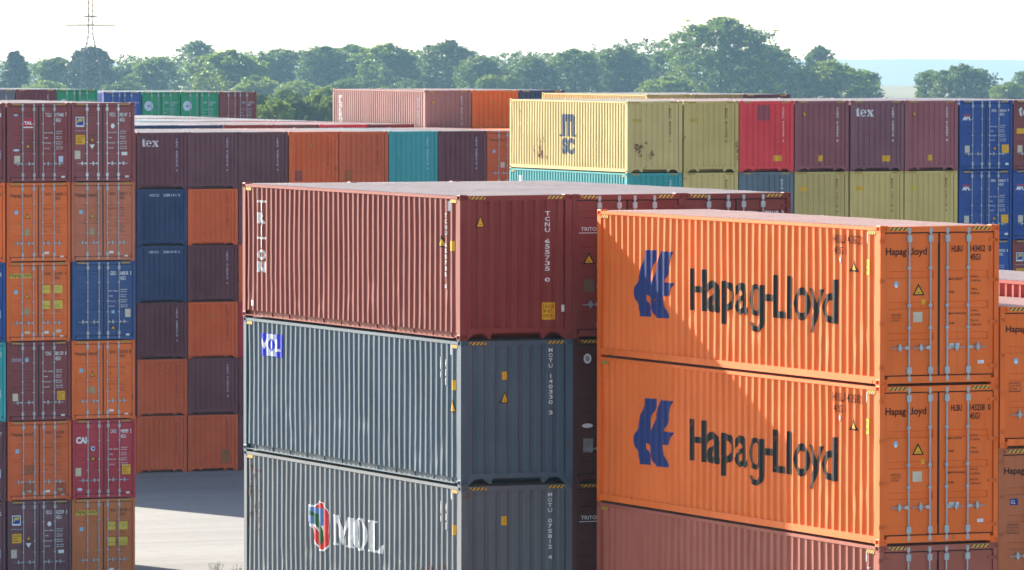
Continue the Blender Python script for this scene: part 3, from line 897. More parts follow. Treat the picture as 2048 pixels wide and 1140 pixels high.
def tex(c, H, surf):
    # round serif letters t e x
    u0, v0 = 0.24, H-0.66; h = 0.28
    def mk():
        P = [poly([(u0+.05,v0+.05),(u0+.08,v0+.01),(u0+.13,v0),(u0+.19,v0+.03),(u0+.17,v0+.05),(u0+.14,v0+.045),(u0+.13,v0+.06),(u0+.13,v0+.25),(u0+.19,v0+.25),(u0+.19,v0+.28),(u0+.13,v0+.28),(u0+.13,v0+.37),(u0+.10,v0+.37),(u0+.05,v0+.29),(u0,v0+.27),(u0,v0+.25),(u0+.05,v0+.25)]),
             arc(u0+.34, v0+.145, .135, .145, .060, .115, 0.0, 5.55), rect(u0+.26, v0+.135, u0+.47, v0+.165),
             poly([(u0+.50,v0+.28),(u0+.50,v0+.255),(u0+.54,v0+.245),(u0+.70,v0+.03),(u0+.66,v0+.025),(u0+.66,v0),(u0+.84,v0),(u0+.84,v0+.025),(u0+.80,v0+.035),(u0+.64,v0+.25),(u0+.67,v0+.255),(u0+.67,v0+.28)]),
             poly([(u0+.50,v0),(u0+.62,v0),(u0+.62,v0+.025),(u0+.59,v0+.035),(u0+.78,v0+.25),(u0+.82,v0+.255),(u0+.82,v0+.28),(u0+.70,v0+.28),(u0+.70,v0+.255),(u0+.73,v0+.245),(u0+.54,v0+.035),(u0+.50,v0+.025)])]
        return P
    decal(c, 'lettering', mk, surf, [WHITE], ('tex', H, surf), eps=0.006)
def end_id(c, H, s, mat=WHITE, u=1.93):
    decal(c, 'lettering', lambda: [column(s, u, H-0.30, 0.108, 0.082, 0.085)], 'end', [mat], ('eid', s, H, u))
PATCH = flat((0.30, 0.07, 0.085), 0.6)
for k, ((c_, dr), lab) in enumerate(zip(rowC, labC)):
    c = container(C, k*PC, ZC, HC, c_, lab, GC, dr, rust=0.5 if k < 2 else 0.2, pr='wide' if k == 0 else 'deep', full=(k == 0), chan=False, dent=0, fade=0.08 if k == 0 else 0.0)
    if k == 0:
        decal(c, 'lettering', lambda: [rect(5.49, HC-1.50, 5.83, HC-0.66), rect(5.98, HC-1.50, 6.32, HC-0.66), rect(6.47, HC-1.50, 6.80, HC-0.66), rect(5.49, HC-0.88, 6.72, HC-0.585),
              rect(5.28, HC-1.50, 5.49, HC-1.42), rect(6.80, HC-1.50, 7.00, HC-1.42)], 'side', [WMSC], pr='wide')
        decal(c, 'rust_scar', lambda: [poly([(2.4, 0.55), (3.9, 0.35), (4.2, 0.9), (3.6, 1.35), (2.7, 1.25)])], 'side', [SCAR], pr='wide')
        for g_ in (poly([(0.3, 0.75), (1.0, 0.45), (1.3, 0.6), (0.8, 1.4), (0.35, 1.3)]), poly([(1.1, 2.0), (1.5, 1.95), (1.45, 2.3), (1.15, 2.3)])): decal(c, 'rust_scar', [g_], 'end', [SCAR])
        decal(c, 'lettering', lambda: [fit('SC', 5.49, HC-2.24, 6.80, HC-1.56, bold=0.075)], 'side', [WMSC], pr='wide')
        decal(c, 'lettering', lambda: [column('MEDU 804251 7', 1.05, HC-0.45, 0.13, 0.10, 0.14)], 'side', [WMSC], pr='wide')
    if k < 2: end_id(c, HC, 'MEDU 804251 7' if k == 0 else 'MEDU 811736 0', DIMTXT, 1.90); plate(c, 'end', 0.25, HC-0.85, 0.38, 0.14, flat((0.50, 0.34, 0.06)))
    if k == 2: end_id(c, HC, 'TGHU 904127 5', WHITE, 1.98); plate(c, 'end', 1.55, 0.44, 0.36, 0.23, AMBER); plate(c, 'end', 0.82, HC-0.80, 0.55, 0.62, PATCH, 'faded_patch')
    if k in (3, 5): warning(c, 'end', 0.44, HC-0.62, 0.19, 0.22); end_id(c, HC, 'TCNU 61%d402 8' % k); plate(c, 'end', 1.08, 0.42, 0.20, 0.24, AMBER)
    if k == 4: tex(c, HC, 'end'); end_id(c, HC, 'TEMU 702915 6'); plate(c, 'end', 1.45, 0.40, 0.38, 0.24, AMBER)
    if k == 6: apl(c, HC); idtext(c, HC, 'APZU 480163 9', WHITE); data_block(c, HC, WHITE, 1)
    if k == 7: tex(c, HC, 'door'); plate(c, 'door', 0.16, HC*0.52, 0.40, 0.22, AMBER); plate(c, 'door', 0.2, HC*0.25, 0.22, 0.30, BEIGE); idtext(c, HC, 'TEMU 655201 4', WHITE)
rowC2 = [(CO['teal'], None), (CO['mus'], None), (CO['slate'], None), (CO['mus'], None), (CO['mus'], None), (CO['mus'], None), (CO['apl'], 'five'), (CO['apl'], 'five')]
labC2 = ['turquoise container with sunlit side under the blue lettered yellow one', 'mustard yellow container right of the turquoise one, second tier', 'grey blue ribbed container under the bright red one', 'mustard yellow container right of the grey blue one, second tier',
         'mustard yellow container under the white tex lettering', 'mustard yellow container left of the blue door ends, second tier', 'blue door end with red barred white letters, second tier above the orange roof', 'blue door end cut off by the right picture edge, second tier']
for k, ((c_, dr), lab) in enumerate(zip(rowC2, labC2)):
    c = container(C, k*PC, ZC-HC, HC, c_, lab, GC, dr, rust=0.3, pr='wide' if k == 0 else 'deep', full=(k == 0))
    if k == 0: plate(c, 'side', 0.95, HC-0.75, 0.42, 0.45, WHITE, pr='wide'); end_id(c, HC, 'CSLU 610025 4')
    if k in (1, 3, 4, 5): end_id(c, HC, 'MEDU 72%d118 3' % k, DIMTXT, 1.92); plate(c, 'end', 0.25, HC-0.78, 0.36, 0.14, AMBER if k != 5 else LEMON)
    if k == 2: end_id(c, HC, 'MOTU 069341 2', WHITE, 1.92)
    if k > 5: apl(c, HC); idtext(c, HC, 'APHU 69%d015 7' % k, WHITE); data_block(c, HC, WHITE, 1)
def florens(c, H):
    decal(c, 'emblem', lambda: [rect(0.17, H*0.695, 0.50, H*0.82, 1), rect(0.20, H*0.715, 0.47, H*0.81, 0), poly([(0.22, H*0.735), (0.30, H*0.762), (0.40, H*0.762), (0.44, H*0.775), (0.33, H*0.778), (0.35, H*0.79), (0.44, H*0.80), (0.30, H*0.802), (0.25, H*0.785)], 2)], 'door', [FLBLUE, WHITE, LEMON], ('flo', H), eps=0.006)
    decal(c, 'lettering', lambda: [line('www.florens.com', 0.13, H*0.640, 0.045)], 'door', [PALEBLUE], ('flw', H), eps=0.006)
    plate(c, 'door', 0.17, H*0.475, 0.36, 0.34, AMBER, text=('CAUTION', "9'6\"", 'HIGH')); warning(c, 'door', 0.80, H*0.508, 0.20, 0.18)
    decal(c, 'warning_sign', lambda: [poly([(0.70, H*0.472), (0.80, H*0.412), (0.90, H*0.472)])], 'door', [WHITE], ('wtri', H), eps=0.006)
    plate(c, 'door', 0.13, H*0.29, 0.22, 0.31, BEIGE); plate(c, 'door', 1.94, H*0.335, 0.22, 0.12, WHITE)
    decal(c, 'sticker', lambda: [disc(1.60, H*0.705, 0.075, 0.09)], 'door', [WHITE], ('wdisc', H), eps=0.006)
c = container(C, 6*PC, ZC-2*HC, HC, CO['apl'], 'blue door end just right of the orange corner, third tier down', GC, 'five', full=False)
idtext(c, HC, 'APZU 397002 8', WHITE); data_block(c, HC, WHITE, 1)
c = container(C, 7*PC, ZC-2*HC, HC, CO['flo'], 'red brown door end with blue and yellow emblem at the right picture edge', GC, 'five', full=False)
florens(c, HC)
for k in range(8): below(C, k*PC, ZC-(3 if k > 5 else 2)*HC, GC, 'the long back right stack')

# ------------------------------------------------------------------ block D: the left stack of door ends
D = (72.001, 213.149, -0.00042); ZD = 17.415; PD = 2.498
gD = [
 [(CO['flo'], 'five'), (CO['hapag'], 'three'), (CO['apl'], 'five'), (CO['teal'], 'three'), (CO['tex'], 'five'), (CO['tex'], 'five')],
 [(CO['flo'], 'five'), (CO['hapag'], 'three'), (CO['hapag'], 'three'), (CO['flo'], 'five'), (CO['hapagd'], 'three'), (CO['tex'], 'five')],
 [(CO['flo'], 'five'), ((0.50, 0.14, 0.06), 'three'), ((0.030, 0.075, 0.22), 'five'), (CO['hapag'], 'three'), (CO['cai'], 'five'), ((0.52, 0.14, 0.03), 'three')]]
lD = [
 ['red brown door end cut off by the left edge, top tier', 'orange door end cut off by the left edge, second tier', 'blue door end cut off by the left edge, third tier', 'turquoise door end cut off by the left edge, fourth tier', 'purple brown door end at the left edge, fifth tier', 'purple brown door end at the left edge, lowest tier'],
 ['red brown door end with red and white TAL panel, top of the left stack', 'orange door end directly under the TAL panel container', 'orange door end with yellow backed weight figures under two others, left stack', 'red brown door end with one yellow square, fourth tier of left stack', 'rusty orange door end with patched lower panels, fifth tier of left stack', 'dark purple door end with blue yellow emblem, bottom left corner'],
 ['red brown door end with white bars and blue yellow emblem, top right of left stack', 'faded orange door end with a dark scar, second tier of left stack', 'blue door end between two orange ones, right column of left stack', 'orange door end under the blue one, right column of left stack', 'crimson door end with white CAI letters, left stack', 'orange door end with yellow backed name, bottom of left stack']]
idD = [['TCLU 170233 1', 'HLXU 620114 3', 'GESU 640101 8', 'CSLU 203311 2', 'TEXU 811320 7', 'FSCU 611940 2'],
       ['TCLU 177448 7', 'HLXU 560241 0', 'HLXU 610475 4', 'TCNU 801159 0', 'HLXU 612093 7', 'FSCU 625559 3'],
       ['FSCU 842147 2', 'HLXU 668217 5', 'GESU 648638 3', 'HLXU 630928 1', 'CAXU 948989 2', 'HLXU 607585 6']]
for cI in range(3):
    for k in range(6):
        c_, st = gD[cI][k]
        white = (cI, k) == (2, 0)
        c = container(D, (cI-1)*PD, ZD-k*HC, HC if k < 5 else ZD-5*HC, c_, lD[cI][k], GD, st, rust=0.45 if (cI, k) == (1, 4) else 0.12, full=False, rods=flat((0.62, 0.64, 0.66), 0.4) if white else GALV)
        H = HC if k < 5 else ZD-5*HC
        orange = st == 'three' and (cI, k) != (0, 3)
        if orange:
            yb = (cI, k) in ((1, 2), (2, 5))
            if yb:
                for v in (0.63, 0.56) if True else ():
                    pass
                for u, wd in ((1.38, 0.30), (1.83, 0.32)):
                    plate(c, 'door', u, H*0.605, wd, 0.30, LEMON); plate(c, 'door', u, H*0.41, wd, 0.30, LEMON)
            hapag_door(c, H, idD[cI][k], yellow=yb, ink=flat((0.10, 0.035, 0.02)), hl=True)
            if (cI, k) not in ((1, 4), (2, 5)): warning(c, 'door', 0.80, H*0.545, 0.22, 0.20); plate(c, 'door', 0.69, H*0.33, 0.19, 0.26, flat((0.34, 0.28, 0.15)))
            plate(c, 'door', 0.30, H*0.60, 0.14, 0.14, SKYB, 'sticker')
            if k in (2, 4): plate(c, 'door', 0.70, H*0.10, 0.20, 0.09, BEIGE); plate(c, 'door', 1.90, H*0.11, 0.20, 0.11, BEIGE)
            plate(c, 'door', 1.45, H*0.10, 0.17, 0.08, WHITE); plate(c, 'door', 2.05, H*0.055, 0.13, 0.06, WHITE)
            if (cI, k) == (1, 4):
                plate(c, 'door', 0.62, H*0.33, 0.42, 0.35, flat((0.33, 0.085, 0.025)), 'patch'); plate(c, 'door', 0.62, H*0.09, 0.42, 0.40, flat((0.33, 0.085, 0.025)), 'patch'); plate(c, 'door', 1.86, H*0.06, 0.40, 0.46, flat((0.33, 0.08, 0.025)), 'patch')
        else:
            idtext(c, H, idD[cI][k], WHITE, h=0.14); data_block(c, H, WHITE, 1)
            plate(c, 'door', 2.08, H*0.055, 0.14, 0.07, WHITE)
            if (cI, k) in ((2, 0), (1, 5)): florens(c, H)
            elif (cI, k) == (1, 0):
                decal(c, 'emblem', lambda: [rect(0.63, H*0.70, 1.00, H*0.80, 0), rect(0.63, H*0.683, 1.00, H*0.699, 1), fit('TAL', 0.66, H*0.725, 0.97, H*0.768, 1, bold=0.06)], 'door', [flat((0.48, 0.02, 0.05)), WHITE], eps=0.006)
                warning(c, 'door', 0.80, H*0.43, 0.20, 0.18); plate(c, 'door', 0.28, H*0.235, 0.22, 0.29, BEIGE); plate(c, 'door', 1.98, H*0.25, 0.17, 0.23, PALEBLUE)
                decal(c, 'sticker', lambda: [disc(0.36, H*0.405, 0.13, 0.045)], 'door', [PALEBLUE], eps=0.006); decal(c, 'sticker', lambda: [disc(0.34, H*0.845, 0.09, 0.04)], 'door', [SKYB], eps=0.006)
            elif (cI, k) == (1, 3):
                decal(c, 'lettering', lambda: [line('TRITON', 0.18, H*0.765, 0.07, sx=1.1), rect(0.16, H*0.757, 0.55, H*0.761)], 'door', [PALEBLUE], eps=0.006)
                plate(c, 'door', 0.70, H*0.745, 0.13, 0.15, SKYB, 'sticker'); plate(c, 'door', 0.22, H*0.255, 0.21, 0.27, BEIGE); plate(c, 'door', 1.93, H*0.26, 0.30, 0.32, AMBER, text=('CAUTION', "9'6\"", 'HIGH'))
            elif (cI, k) == (2, 4):
                decal(c, 'lettering', lambda: [fit('CAI', 0.14, H*0.70, 0.56, H*0.785, bold=0.06)], 'door', [WHITE], eps=0.006)
                decal(c, 'sticker', lambda: [disc(0.80, H*0.635, 0.08, 0.09, 0), disc(0.81, H*0.635, 0.045, 0.05, 1)], 'door', [PALEBLUE, HLBLUE], eps=0.006)
                warning(c, 'door', 0.80, H*0.485, 0.23, 0.18); plate(c, 'door', 0.12, H*0.29, 0.22, 0.30, BEIGE); plate(c, 'door', 1.92, H*0.30, 0.33, 0.36, AMBER, text=('CAUTION', "9'6\"", 'HIGH')); plate(c, 'door', 0.20, H*0.105, 0.17, 0.10, PALEBLUE)
            elif (cI, k) == (2, 2):
                warning(c, 'door', 1.58, H*0.135, 0.19, 0.18); plate(c, 'door', 2.05, H*0.29, 0.21, 0.30, BEIGE); plate(c, 'door', 1.52, H*0.34, 0.12, 0.11, SKYB, 'sticker')
            elif cI == 0: plate(c, 'door', 1.95, H*0.30, 0.3, 0.3, PALEBLUE)

# ------------------------------------------------------------------ block E: the back wall of stacks, standard height
E_ = (95.851, 265.316, 0.00006); ZE = 15.546; PE = 2.479
gE = {0: ['tex', 'navy', 'navy', 'tex', 'hapagd', 'hapagd'], 1: ['tex', 'hapagd', 'tex', 'hapagd', 'tex', 'hapagd'], 2: ['tex', 'tex', 'hapagd', 'cai', 'tex', 'tex'],
      3: ['hapagd'], 4: ['hapagd'], 5: ['teal'], 6: ['tex'], 7: ['hapagd']}
names = {'tex': 'purple brown', 'navy': 'dark blue', 'hapagd': 'orange', 'cai': 'crimson', 'teal': 'turquoise'}
tier_w = ['top', 'second', 'third', 'fourth', 'fifth', 'ground']
spE = {(0, 0): 'purple brown ribbed container with white tex lettering, top left of back wall', (1, 0): 'purple brown ribbed container right of the white tex one, top of back wall', (2, 0): 'purple brown ribbed container left of two orange ones, top of back wall',
       (3, 0): 'left orange ribbed container of two beside each other, top of back wall', (4, 0): 'right orange ribbed container of two, left of the turquoise one', (5, 0): 'turquoise ribbed container in the top row of the back wall',
       (6, 0): 'purple brown ribbed container right of the turquoise one, top of back wall', (7, 0): 'orange door end partly hidden by the yellow container, top of back wall'}
for cI, lst in gE.items():
    for k, cn in enumerate(lst):
        H = STD if k < 5 else ZE-5*STD
        where = ['beside the left stack', 'left of the middle stack', 'in the sliver behind the middle stack'][cI] if cI < 3 else ''
        lab = spE.get((cI, k)) or '%s ribbed container, %s tier of back wall, %s' % (names[cn], tier_w[k], where)
        c = container(E_, cI*PE, ZE-k*STD, H, CO[cn], lab, GE, 'three' if cI == 7 else None, rust=0.2, full=False, stripe=False, dent=0)
        if cI == 7: hapag_door(c, H, 'HLXU 441235 2', ink=flat((0.10, 0.035, 0.02))); plate(c, 'door', 0.30, H*0.60, 0.14, 0.14, SKYB, 'sticker'); plate(c, 'door', 0.70, H*0.33, 0.2, 0.26, BEIGE); continue
        if cn == 'tex' or cn == 'teal' or cn == 'cai':
            end_id(c, H, 'TEXU %d%d7219 4' % (40+cI, k), PALEBLUE)
            if (cI, k) == (0, 0): tex(c, H, 'end')
        elif cn == 'navy':
            decal(c, 'lettering', lambda: [fit('HSCU', 0.62, H-0.34, 1.10, H-0.22, bold=0.02), fit('288141 0' if k == 1 else '286418 2', 1.30, H-0.34, 2.12, H-0.22, bold=0.02)], 'end', [PALEBLUE])
        else:
            end_id(c, H, 'HLXU %d%d5108 7' % (41+cI, k), DIMTXT)
            if (cI, k) != (1, 1): warning(c, 'end', 1.15 if cI < 3 else 1.10, H-0.70, 0.14, 0.17)
            if (cI, k) == (1, 5): plate(c, 'end', 1.62, 0.35, 0.44, 0.62, flat((0.30, 0.14, 0.05)), 'faded_patch')
            if (cI, k) in ((3, 0), (4, 0)): plate(c, 'end', 0.30, 0.30, 0.36, 0.50, flat((0.30, 0.085, 0.05) if cI == 3 else (0.36, 0.12, 0.03)), 'faded_patch')
    if cI > 2: below(E_, cI*PE, ZE-STD, GE, 'the back wall of stacks')
for k in range(1, 6): below(E_, -k*PE, ZE, GE, 'the part of the back wall behind the left stack')
for k in (8, 9): below(E_, k*PE, ZE, GE, 'the part of the back wall behind the yellow container')

# rows standing behind the back wall
GF = 'containers behind the back wall'
F = (115.181, 277.608, -0.00148); ZF = 17.348
for k, (cn, lab) in enumerate([((0.26, 0.075, 0.07), 'red brown container with sunlit ribbed side and white upright lettering, above the back wall'), (CO['hapag'], 'orange container end above the back wall, right of the sunlit red brown one'), (CO['navy'], 'dark blue container end between the orange one and the yellow sides, above back wall')]):
    c = container(F, k*2.486, ZF, HC, cn, lab, GF, None, rust=0.15, pr='wide', full=False, fade=0.15 if k == 0 else 0.0)
    if k == 0:
        decal(c, 'lettering', lambda: [column('FLORENS', 1.03, HC-0.32, 0.22, 0.19, 0.42, bold=0.03)], 'side', [WHITE], pr='wide'); warning(c, 'end', 0.45, HC-0.66, 0.20, 0.22); end_id(c, HC, 'FSCU 930117 5', PALEBLUE)
        decal(c, 'lettering', lambda: [column('FSCU 930117 5', 11.3, HC-0.4, 0.12, 0.09, 0.16)], 'side', [PALEBLUE], pr='wide')
    if k == 1: warning(c, 'end', 1.2, HC-0.7, 0.15, 0.18)
    below(F, k*2.486, ZF-HC, GF, 'the red brown container above the back wall')
Hb = (119.509, 261.228, -0.00065); ZH = 17.256
for k, (cn, lab) in enumerate([(CO['mus'], 'yellow container whose narrow sunlit side shows above the blue lettered yellow one'), ((0.40, 0.29, 0.10), 'yellow container end showing as a thin strip behind the long back stack'), (CO['tex'], 'purple brown container end showing as a thin strip behind the long back stack')]):
    container(Hb, k*2.48, ZH, HC, cn, lab, GF, None, rust=0.2, pr='wide', full=False)
    below(Hb, k*2.48, ZH-HC, GF, 'the strip behind the long back stack')
# low rows whose roofs show between the back wall and the red brown container
roofs = [((0.42, 0.44, 0.46), 'navy'), ((0.42, 0.44, 0.46), 'navy'), (None, 'tri'), (None, 'tri'), (None, 'red'), (None, 'tri')]
posw = ['leftmost', 'second from left', 'third from left', 'fourth from left', 'fifth from left', 'sixth from left']
for r_ in range(3):
    for k in range(6):
        X = (99.4, 278.1 + r_*12.6, 0.0)
        zt = 15.70 + (0.0 if r_ == 0 else 0.02*r_)
        rc, cn = roofs[(k + r_) % 6]
        if r_ == 1: cn = ['tri', 'navy', 'teal', 'slate', 'tri', 'mold'][k]
        if r_ == 2: cn = ['slate', 'mold', 'slate', 'tri', 'mold', 'slate'][k]
        lab = 'container roof behind the back wall, %s, %s row' % (posw[k], ['front', 'middle', 'rear'][r_])
        container(X, k*2.48+0.55, zt, STD, CO[cn], lab, GF, None, rust=0.1, full=False, stripe=False, roofc=(0.5, 0.5, 0.5) if cn in ('slate', 'mold', 'navy') else None)
        below(X, k*2.48+0.55, zt-STD, GF, 'the roofs behind the back wall')
# the far row at the upper left
GI = 'containers of the far row at upper left'
I1 = (116.6, 338.0, 0.0)
def far_x(X, c0): return c0
farA = [('slate', None, 'grey blue container top in the far row at the left picture edge'), ('tex', None, 'purple brown ribbed container top in the far row'), ('green', 'three', 'green door end, leftmost green one in the far row')]
for k, (cn, dr, lab) in enumerate(farA):
    c = container((110.65, 333.4, 0.0), k*2.50, 17.02, HC, CO[cn], lab, GI, dr, rust=0.1, full=False)
    if dr: decal(c, 'emblem', lambda: [disc(0.40, HC*0.70, 0.28, 0.30), ], 'door', [PALEBLUE], ('grd', HC), eps=0.006); idtext(c, HC, 'UACU 520118 7', PALEBLUE, q=0.21)
    else: end_id(c, HC, 'TEXU 300128 5', PALEBLUE)
    below((110.65, 333.4, 0.0), k*2.50, 17.02-HC, GI, 'the far row')
farB = [('apl', 'five', 'blue door end left of the two green ones in the far row'), ('green', 'three', 'green door end with white ring, left one of the far pair'), ('green', 'three', 'green door end with white ring, right one of the far pair'), ('flo', 'five', 'red brown door end, rightmost of the far row')]
FB = (125.85, 354.2, 0.0)
for k, (cn, dr, lab) in enumerate(farB):
    c = container(FB, k*2.50, 16.70, HC, CO[cn], lab, GI, dr, rust=0.1, full=False)
    if cn == 'green': decal(c, 'emblem', lambda: [ring(0.42, HC*0.70, 0.29, 0.30, 0.07, 0.08)], 'door', [PALEBLUE], ('grr', HC), eps=0.006)
    idtext(c, HC, 'UACU 51%d204 6' % k, PALEBLUE, q=0.21); data_block(c, HC, PALEBLUE, 1)
    below(FB, k*2.50, 16.70-HC, GI, 'the far row')

# ------------------------------------------------------------------ trees
def leaf_mat(c1, c2, trans):
    q = NT('leaves')
    n_ = noise(q, (1, 1, 1), 1.1, 3); n2 = noise(q, (1, 1, 1), 9.0, 2)
    c = q.mix(q.ramp(n_, 0.35, 0.65), c1, c2)
    c = q.mix(q.ramp(n2, 0.3, 0.7, 0.0, 0.45), c, tuple(a*0.5 for a in c1))
    q.l(c, q.b.inputs['Base Color']); q.b.inputs['Roughness'].default_value = 0.55
    tr = q.n('ShaderNodeBsdfTranslucent'); q.l(q.mix(1.0, c, (1.0, 1.15, 0.45), 'MULTIPLY'), tr.inputs[0])
    ms = q.n('ShaderNodeMixShader'); ms.inputs[0].default_value = trans
    q.l(q.b.outputs[0], ms.inputs[1]); q.l(tr.outputs[0], ms.inputs[2]); q.l(ms.outputs[0], q.out.inputs[0])
    return q.mat
LEAF = {'a': leaf_mat((0.095, 0.15, 0.028), (0.14, 0.19, 0.035), 0.46), 'b': leaf_mat((0.075, 0.125, 0.03), (0.115, 0.155, 0.035), 0.42),
        'c': leaf_mat((0.12, 0.175, 0.022), (0.20, 0.235, 0.03), 0.5), 'con': leaf_mat((0.03, 0.055, 0.022), (0.045, 0.075, 0.03), 0.2)}
LEAF['pop'] = LEAF['con']; LEAF['big'] = LEAF['a']
BARK = flat((0.09, 0.07, 0.05), 0.9)
_tree = {}
def crown_mesh(kind, var):
    """unit crown: radius 1, top at z=0, reaching down to about -3; leaf clumps on ragged lobes"""
    key = ('crown', kind, var)
    if key in _tree: return _tree[key]
    rd = random.Random(kind + str(var))
    def env(z):                                     # silhouette radius at depth z below the top
        t = min(1.0, -z/1.1)
        if kind == 'con': return 0.12 + 0.75*min(1, -z/2.2)
        if kind == 'pop': return 0.22 + 0.75*min(1, -z/0.9)**0.7
        return math.sqrt(max(0.02, 1-(1-t)**2))*0.92
    import mathutils
    off = Vector((rd.uniform(0, 90), rd.uniform(0, 90), rd.uniform(0, 90)))
    nz = mathutils.noise.noise
    v = []; f = []
    ncl, per = (2000, 40) if kind == 'big' else (1150, 38)
    ls = 0.017 if kind == 'big' else 0.027
    sp = 0.066 if kind == 'big' else 0.090
    # the crown is a main dome and a few shoulders of unequal height
    domes = [(0, 0, 0.0, 0.80)]
    if kind not in ('con', 'pop'):
        for k in range(5 if kind == 'big' else 4):
            a = rd.uniform(0, 2*math.pi); o = rd.uniform(0.35, 0.62)
            domes.append((o*math.cos(a), o*math.sin(a), -rd.uniform(0.08, 0.55), rd.uniform(0.34, 0.55)))
    for k in range(ncl):
        dx, dy, dz, dr = domes[0] if rd.random() < 0.5 else rd.choice(domes)
        z = -2.7*rd.random()**1.15; a = rd.uniform(0, 2*math.pi)
        e = env(z/dr if kind not in ('con', 'pop') else z)*dr*1.12; d = Vector((math.cos(a)+dx*3, math.sin(a)+dy*3, z*1.3))
        lump = 1.0 + 0.42*nz(d*1.3+off) + 0.30*nz(d*3.1+off)
        q = rd.random()
        rr = e*lump*(0.97 if q < 0.45 else rd.random()**0.5)*rd.uniform(0.86, 1.04)
        zt_ = z + dz + 0.20*nz(d*2.2-off) - (0.14 if z > -0.3 else 0.0)
        c0 = Vector((dx+math.cos(a)*rr, dy+math.sin(a)*rr, min(-0.02, zt_)))
        s = sp*rd.uniform(0.5, 1.5)
        for _ in range(per):
            o_ = Vector((rd.uniform(-1, 1), rd.uniform(-1, 1), rd.uniform(-1, 1)))
            if o_.length > 1: o_ *= 0.6
            p = c0 + Vector((o_.x*s, o_.y*s, o_.z*s*0.8))
            t = Vector((rd.gauss(0, 1), rd.gauss(0, 1), rd.gauss(0, 0.8))).normalized()
            u_ = t.orthogonal().normalized(); w_ = t.cross(u_)
            h = ls*rd.uniform(0.5, 1.25); i = len(v)
            v += [tuple(p-u_*h-w_*h*0.6), tuple(p+u_*h-w_*h*0.5), tuple(p+u_*h*0.7+w_*h*0.7), tuple(p-u_*h*0.8+w_*h*0.6)]
            f.append((i, i+1, i+2, i+3))
    me = bpy.data.meshes.new('crown'); me.from_pydata(v, [], f); me.materials.append(None)
    _tree[key] = me
    return me
def trunk_mesh(var):
    if ('trunk', var) in _tree: return _tree[('trunk', var)]
    rd = random.Random(var); b = MB()
    b.tube((0, 0, 0), (0.02, 0.01, 0.55), 0.022, 0.014, 8); b.tube((0.02, 0.01, 0.55), (0.0, 0.02, 0.97), 0.014, 0.002, 6)
    for k in range(9):
        a = rd.uniform(0, 6.28); z = rd.uniform(0.35, 0.85); l = rd.uniform(0.08, 0.16)
        b.tube((0.015, 0.01, z), (0.015+l*math.cos(a), 0.01+l*math.sin(a), z+rd.uniform(0.05, 0.12)), 0.007, 0.001, 5)
    me = b.mesh('trunk'); _tree[('trunk', var)] = me
    return me
TS = 5.0     # the tree belt stands about 2.2 km away
trees = [(151.6,446.8,19.17,2.00,'con'),(157.8,455.1,18.70,1.84,'a'),(158.6,449.3,19.51,2.02,'pop'),(169.4,471.8,18.02,1.62,'b'),(164.9,452.0,18.63,2.43,'a'),(181.8,488.4,20.03,1.79,'b'),(161.1,426.4,19.30,3.50,'c'),(181.0,466.9,19.37,2.63,'a'),(180.6,456.2,19.61,2.58,'b'),(186.4,464.6,19.74,2.43,'a'),(183.2,449.6,19.81,2.94,'c'),(185.7,443.1,20.01,2.52,'b'),(184.0,432.8,18.74,2.09,'a'),(191.6,462.3,18.69,2.22,'b'),(157.9,411.3,17.43,2.31,'c'),(158.7,405.5,17.10,2.11,'c'),(163.5,408.9,17.15,1.96,'a'),(169.6,411.7,17.05,2.16,'b'),(173.1,404.8,17.51,1.25,'c'),(149.1,415.1,17.06,2.14,'b'),(145.5,422.1,17.03,2.16,'c'),(151.5,392.2,15.89,1.19,'c'),(187.8,431.2,18.71,2.38,'b'),(178.2,413.5,17.40,1.09,'c'),(194.8,439.1,19.32,2.33,'a'),(200.0,442.3,19.55,2.94,'b'),(209.5,454.6,19.20,1.82,'a'),(194.5,412.1,21.80,4.45,'big'),(186.7,404.4,17.43,2.34,'c'),(204.0,424.3,19.79,2.85,'a'),(216.7,440.6,19.61,1.39,'b'),(199.6,404.3,18.58,3.73,'c'),(204.4,407.7,17.77,1.10,'b'),(215.5,419.2,17.79,1.43,'a'),(215.6,413.7,18.19,2.54,'b'),(211.6,399.0,16.99,1.64,'c'),(226.9,425.2,17.68,1.16,'a')]
tl = ['dark pointed tree at the left picture edge', 'rounded tree between the pointed one and the pylon', 'dark tree rising behind the pylon lattice', 'low tree in the dip right of the pylon', 'broad tree right of the dip beside the pylon', 'dark tall tree top standing behind the bright round one', 'large bright green round tree above the blue and green containers',
      'tree with spiky top right of the large bright round one', 'tree left of the middle of the wood, above the roofs', 'tall tree behind, above the left end of the red brown container', 'broad tree over the sunlit red brown container side', 'tall domed tree above the orange container end', 'sloping tree at the right end of the long wood', 'tree in the dip above the red brown container',
      'bright bush right of the far red brown door end', 'bright bush in front of the wood above the low roofs', 'front bush left of the red brown container', 'front bush over the red brown container roof', 'small yellowish bush at the right end of the long wood', 'bush above the far green containers', 'bush above the far purple container at left', 'small round bush low above the roofs',
      'tree at the left end of the second wood', 'small yellow green bush in the gap between the woods', 'tree left of centre in the second wood', 'domed tree over the mustard yellow containers', 'small tree just left of the tallest tree', 'tallest tree with ragged feathery crown', 'bright bush at the foot of the tallest tree, left', 'dark shoulder of foliage right of the tallest tree', 'bare topped tree behind the bright round one at right', 'large bright green round tree right of the tallest tree', 'small tree at the right flank of the bright round one',
      'left tree of the separate group at right', 'wide tree of the separate group at right', 'bright low bush near the right picture edge', 'dark tree cut off by the right picture edge']
TR = random.Random(3)
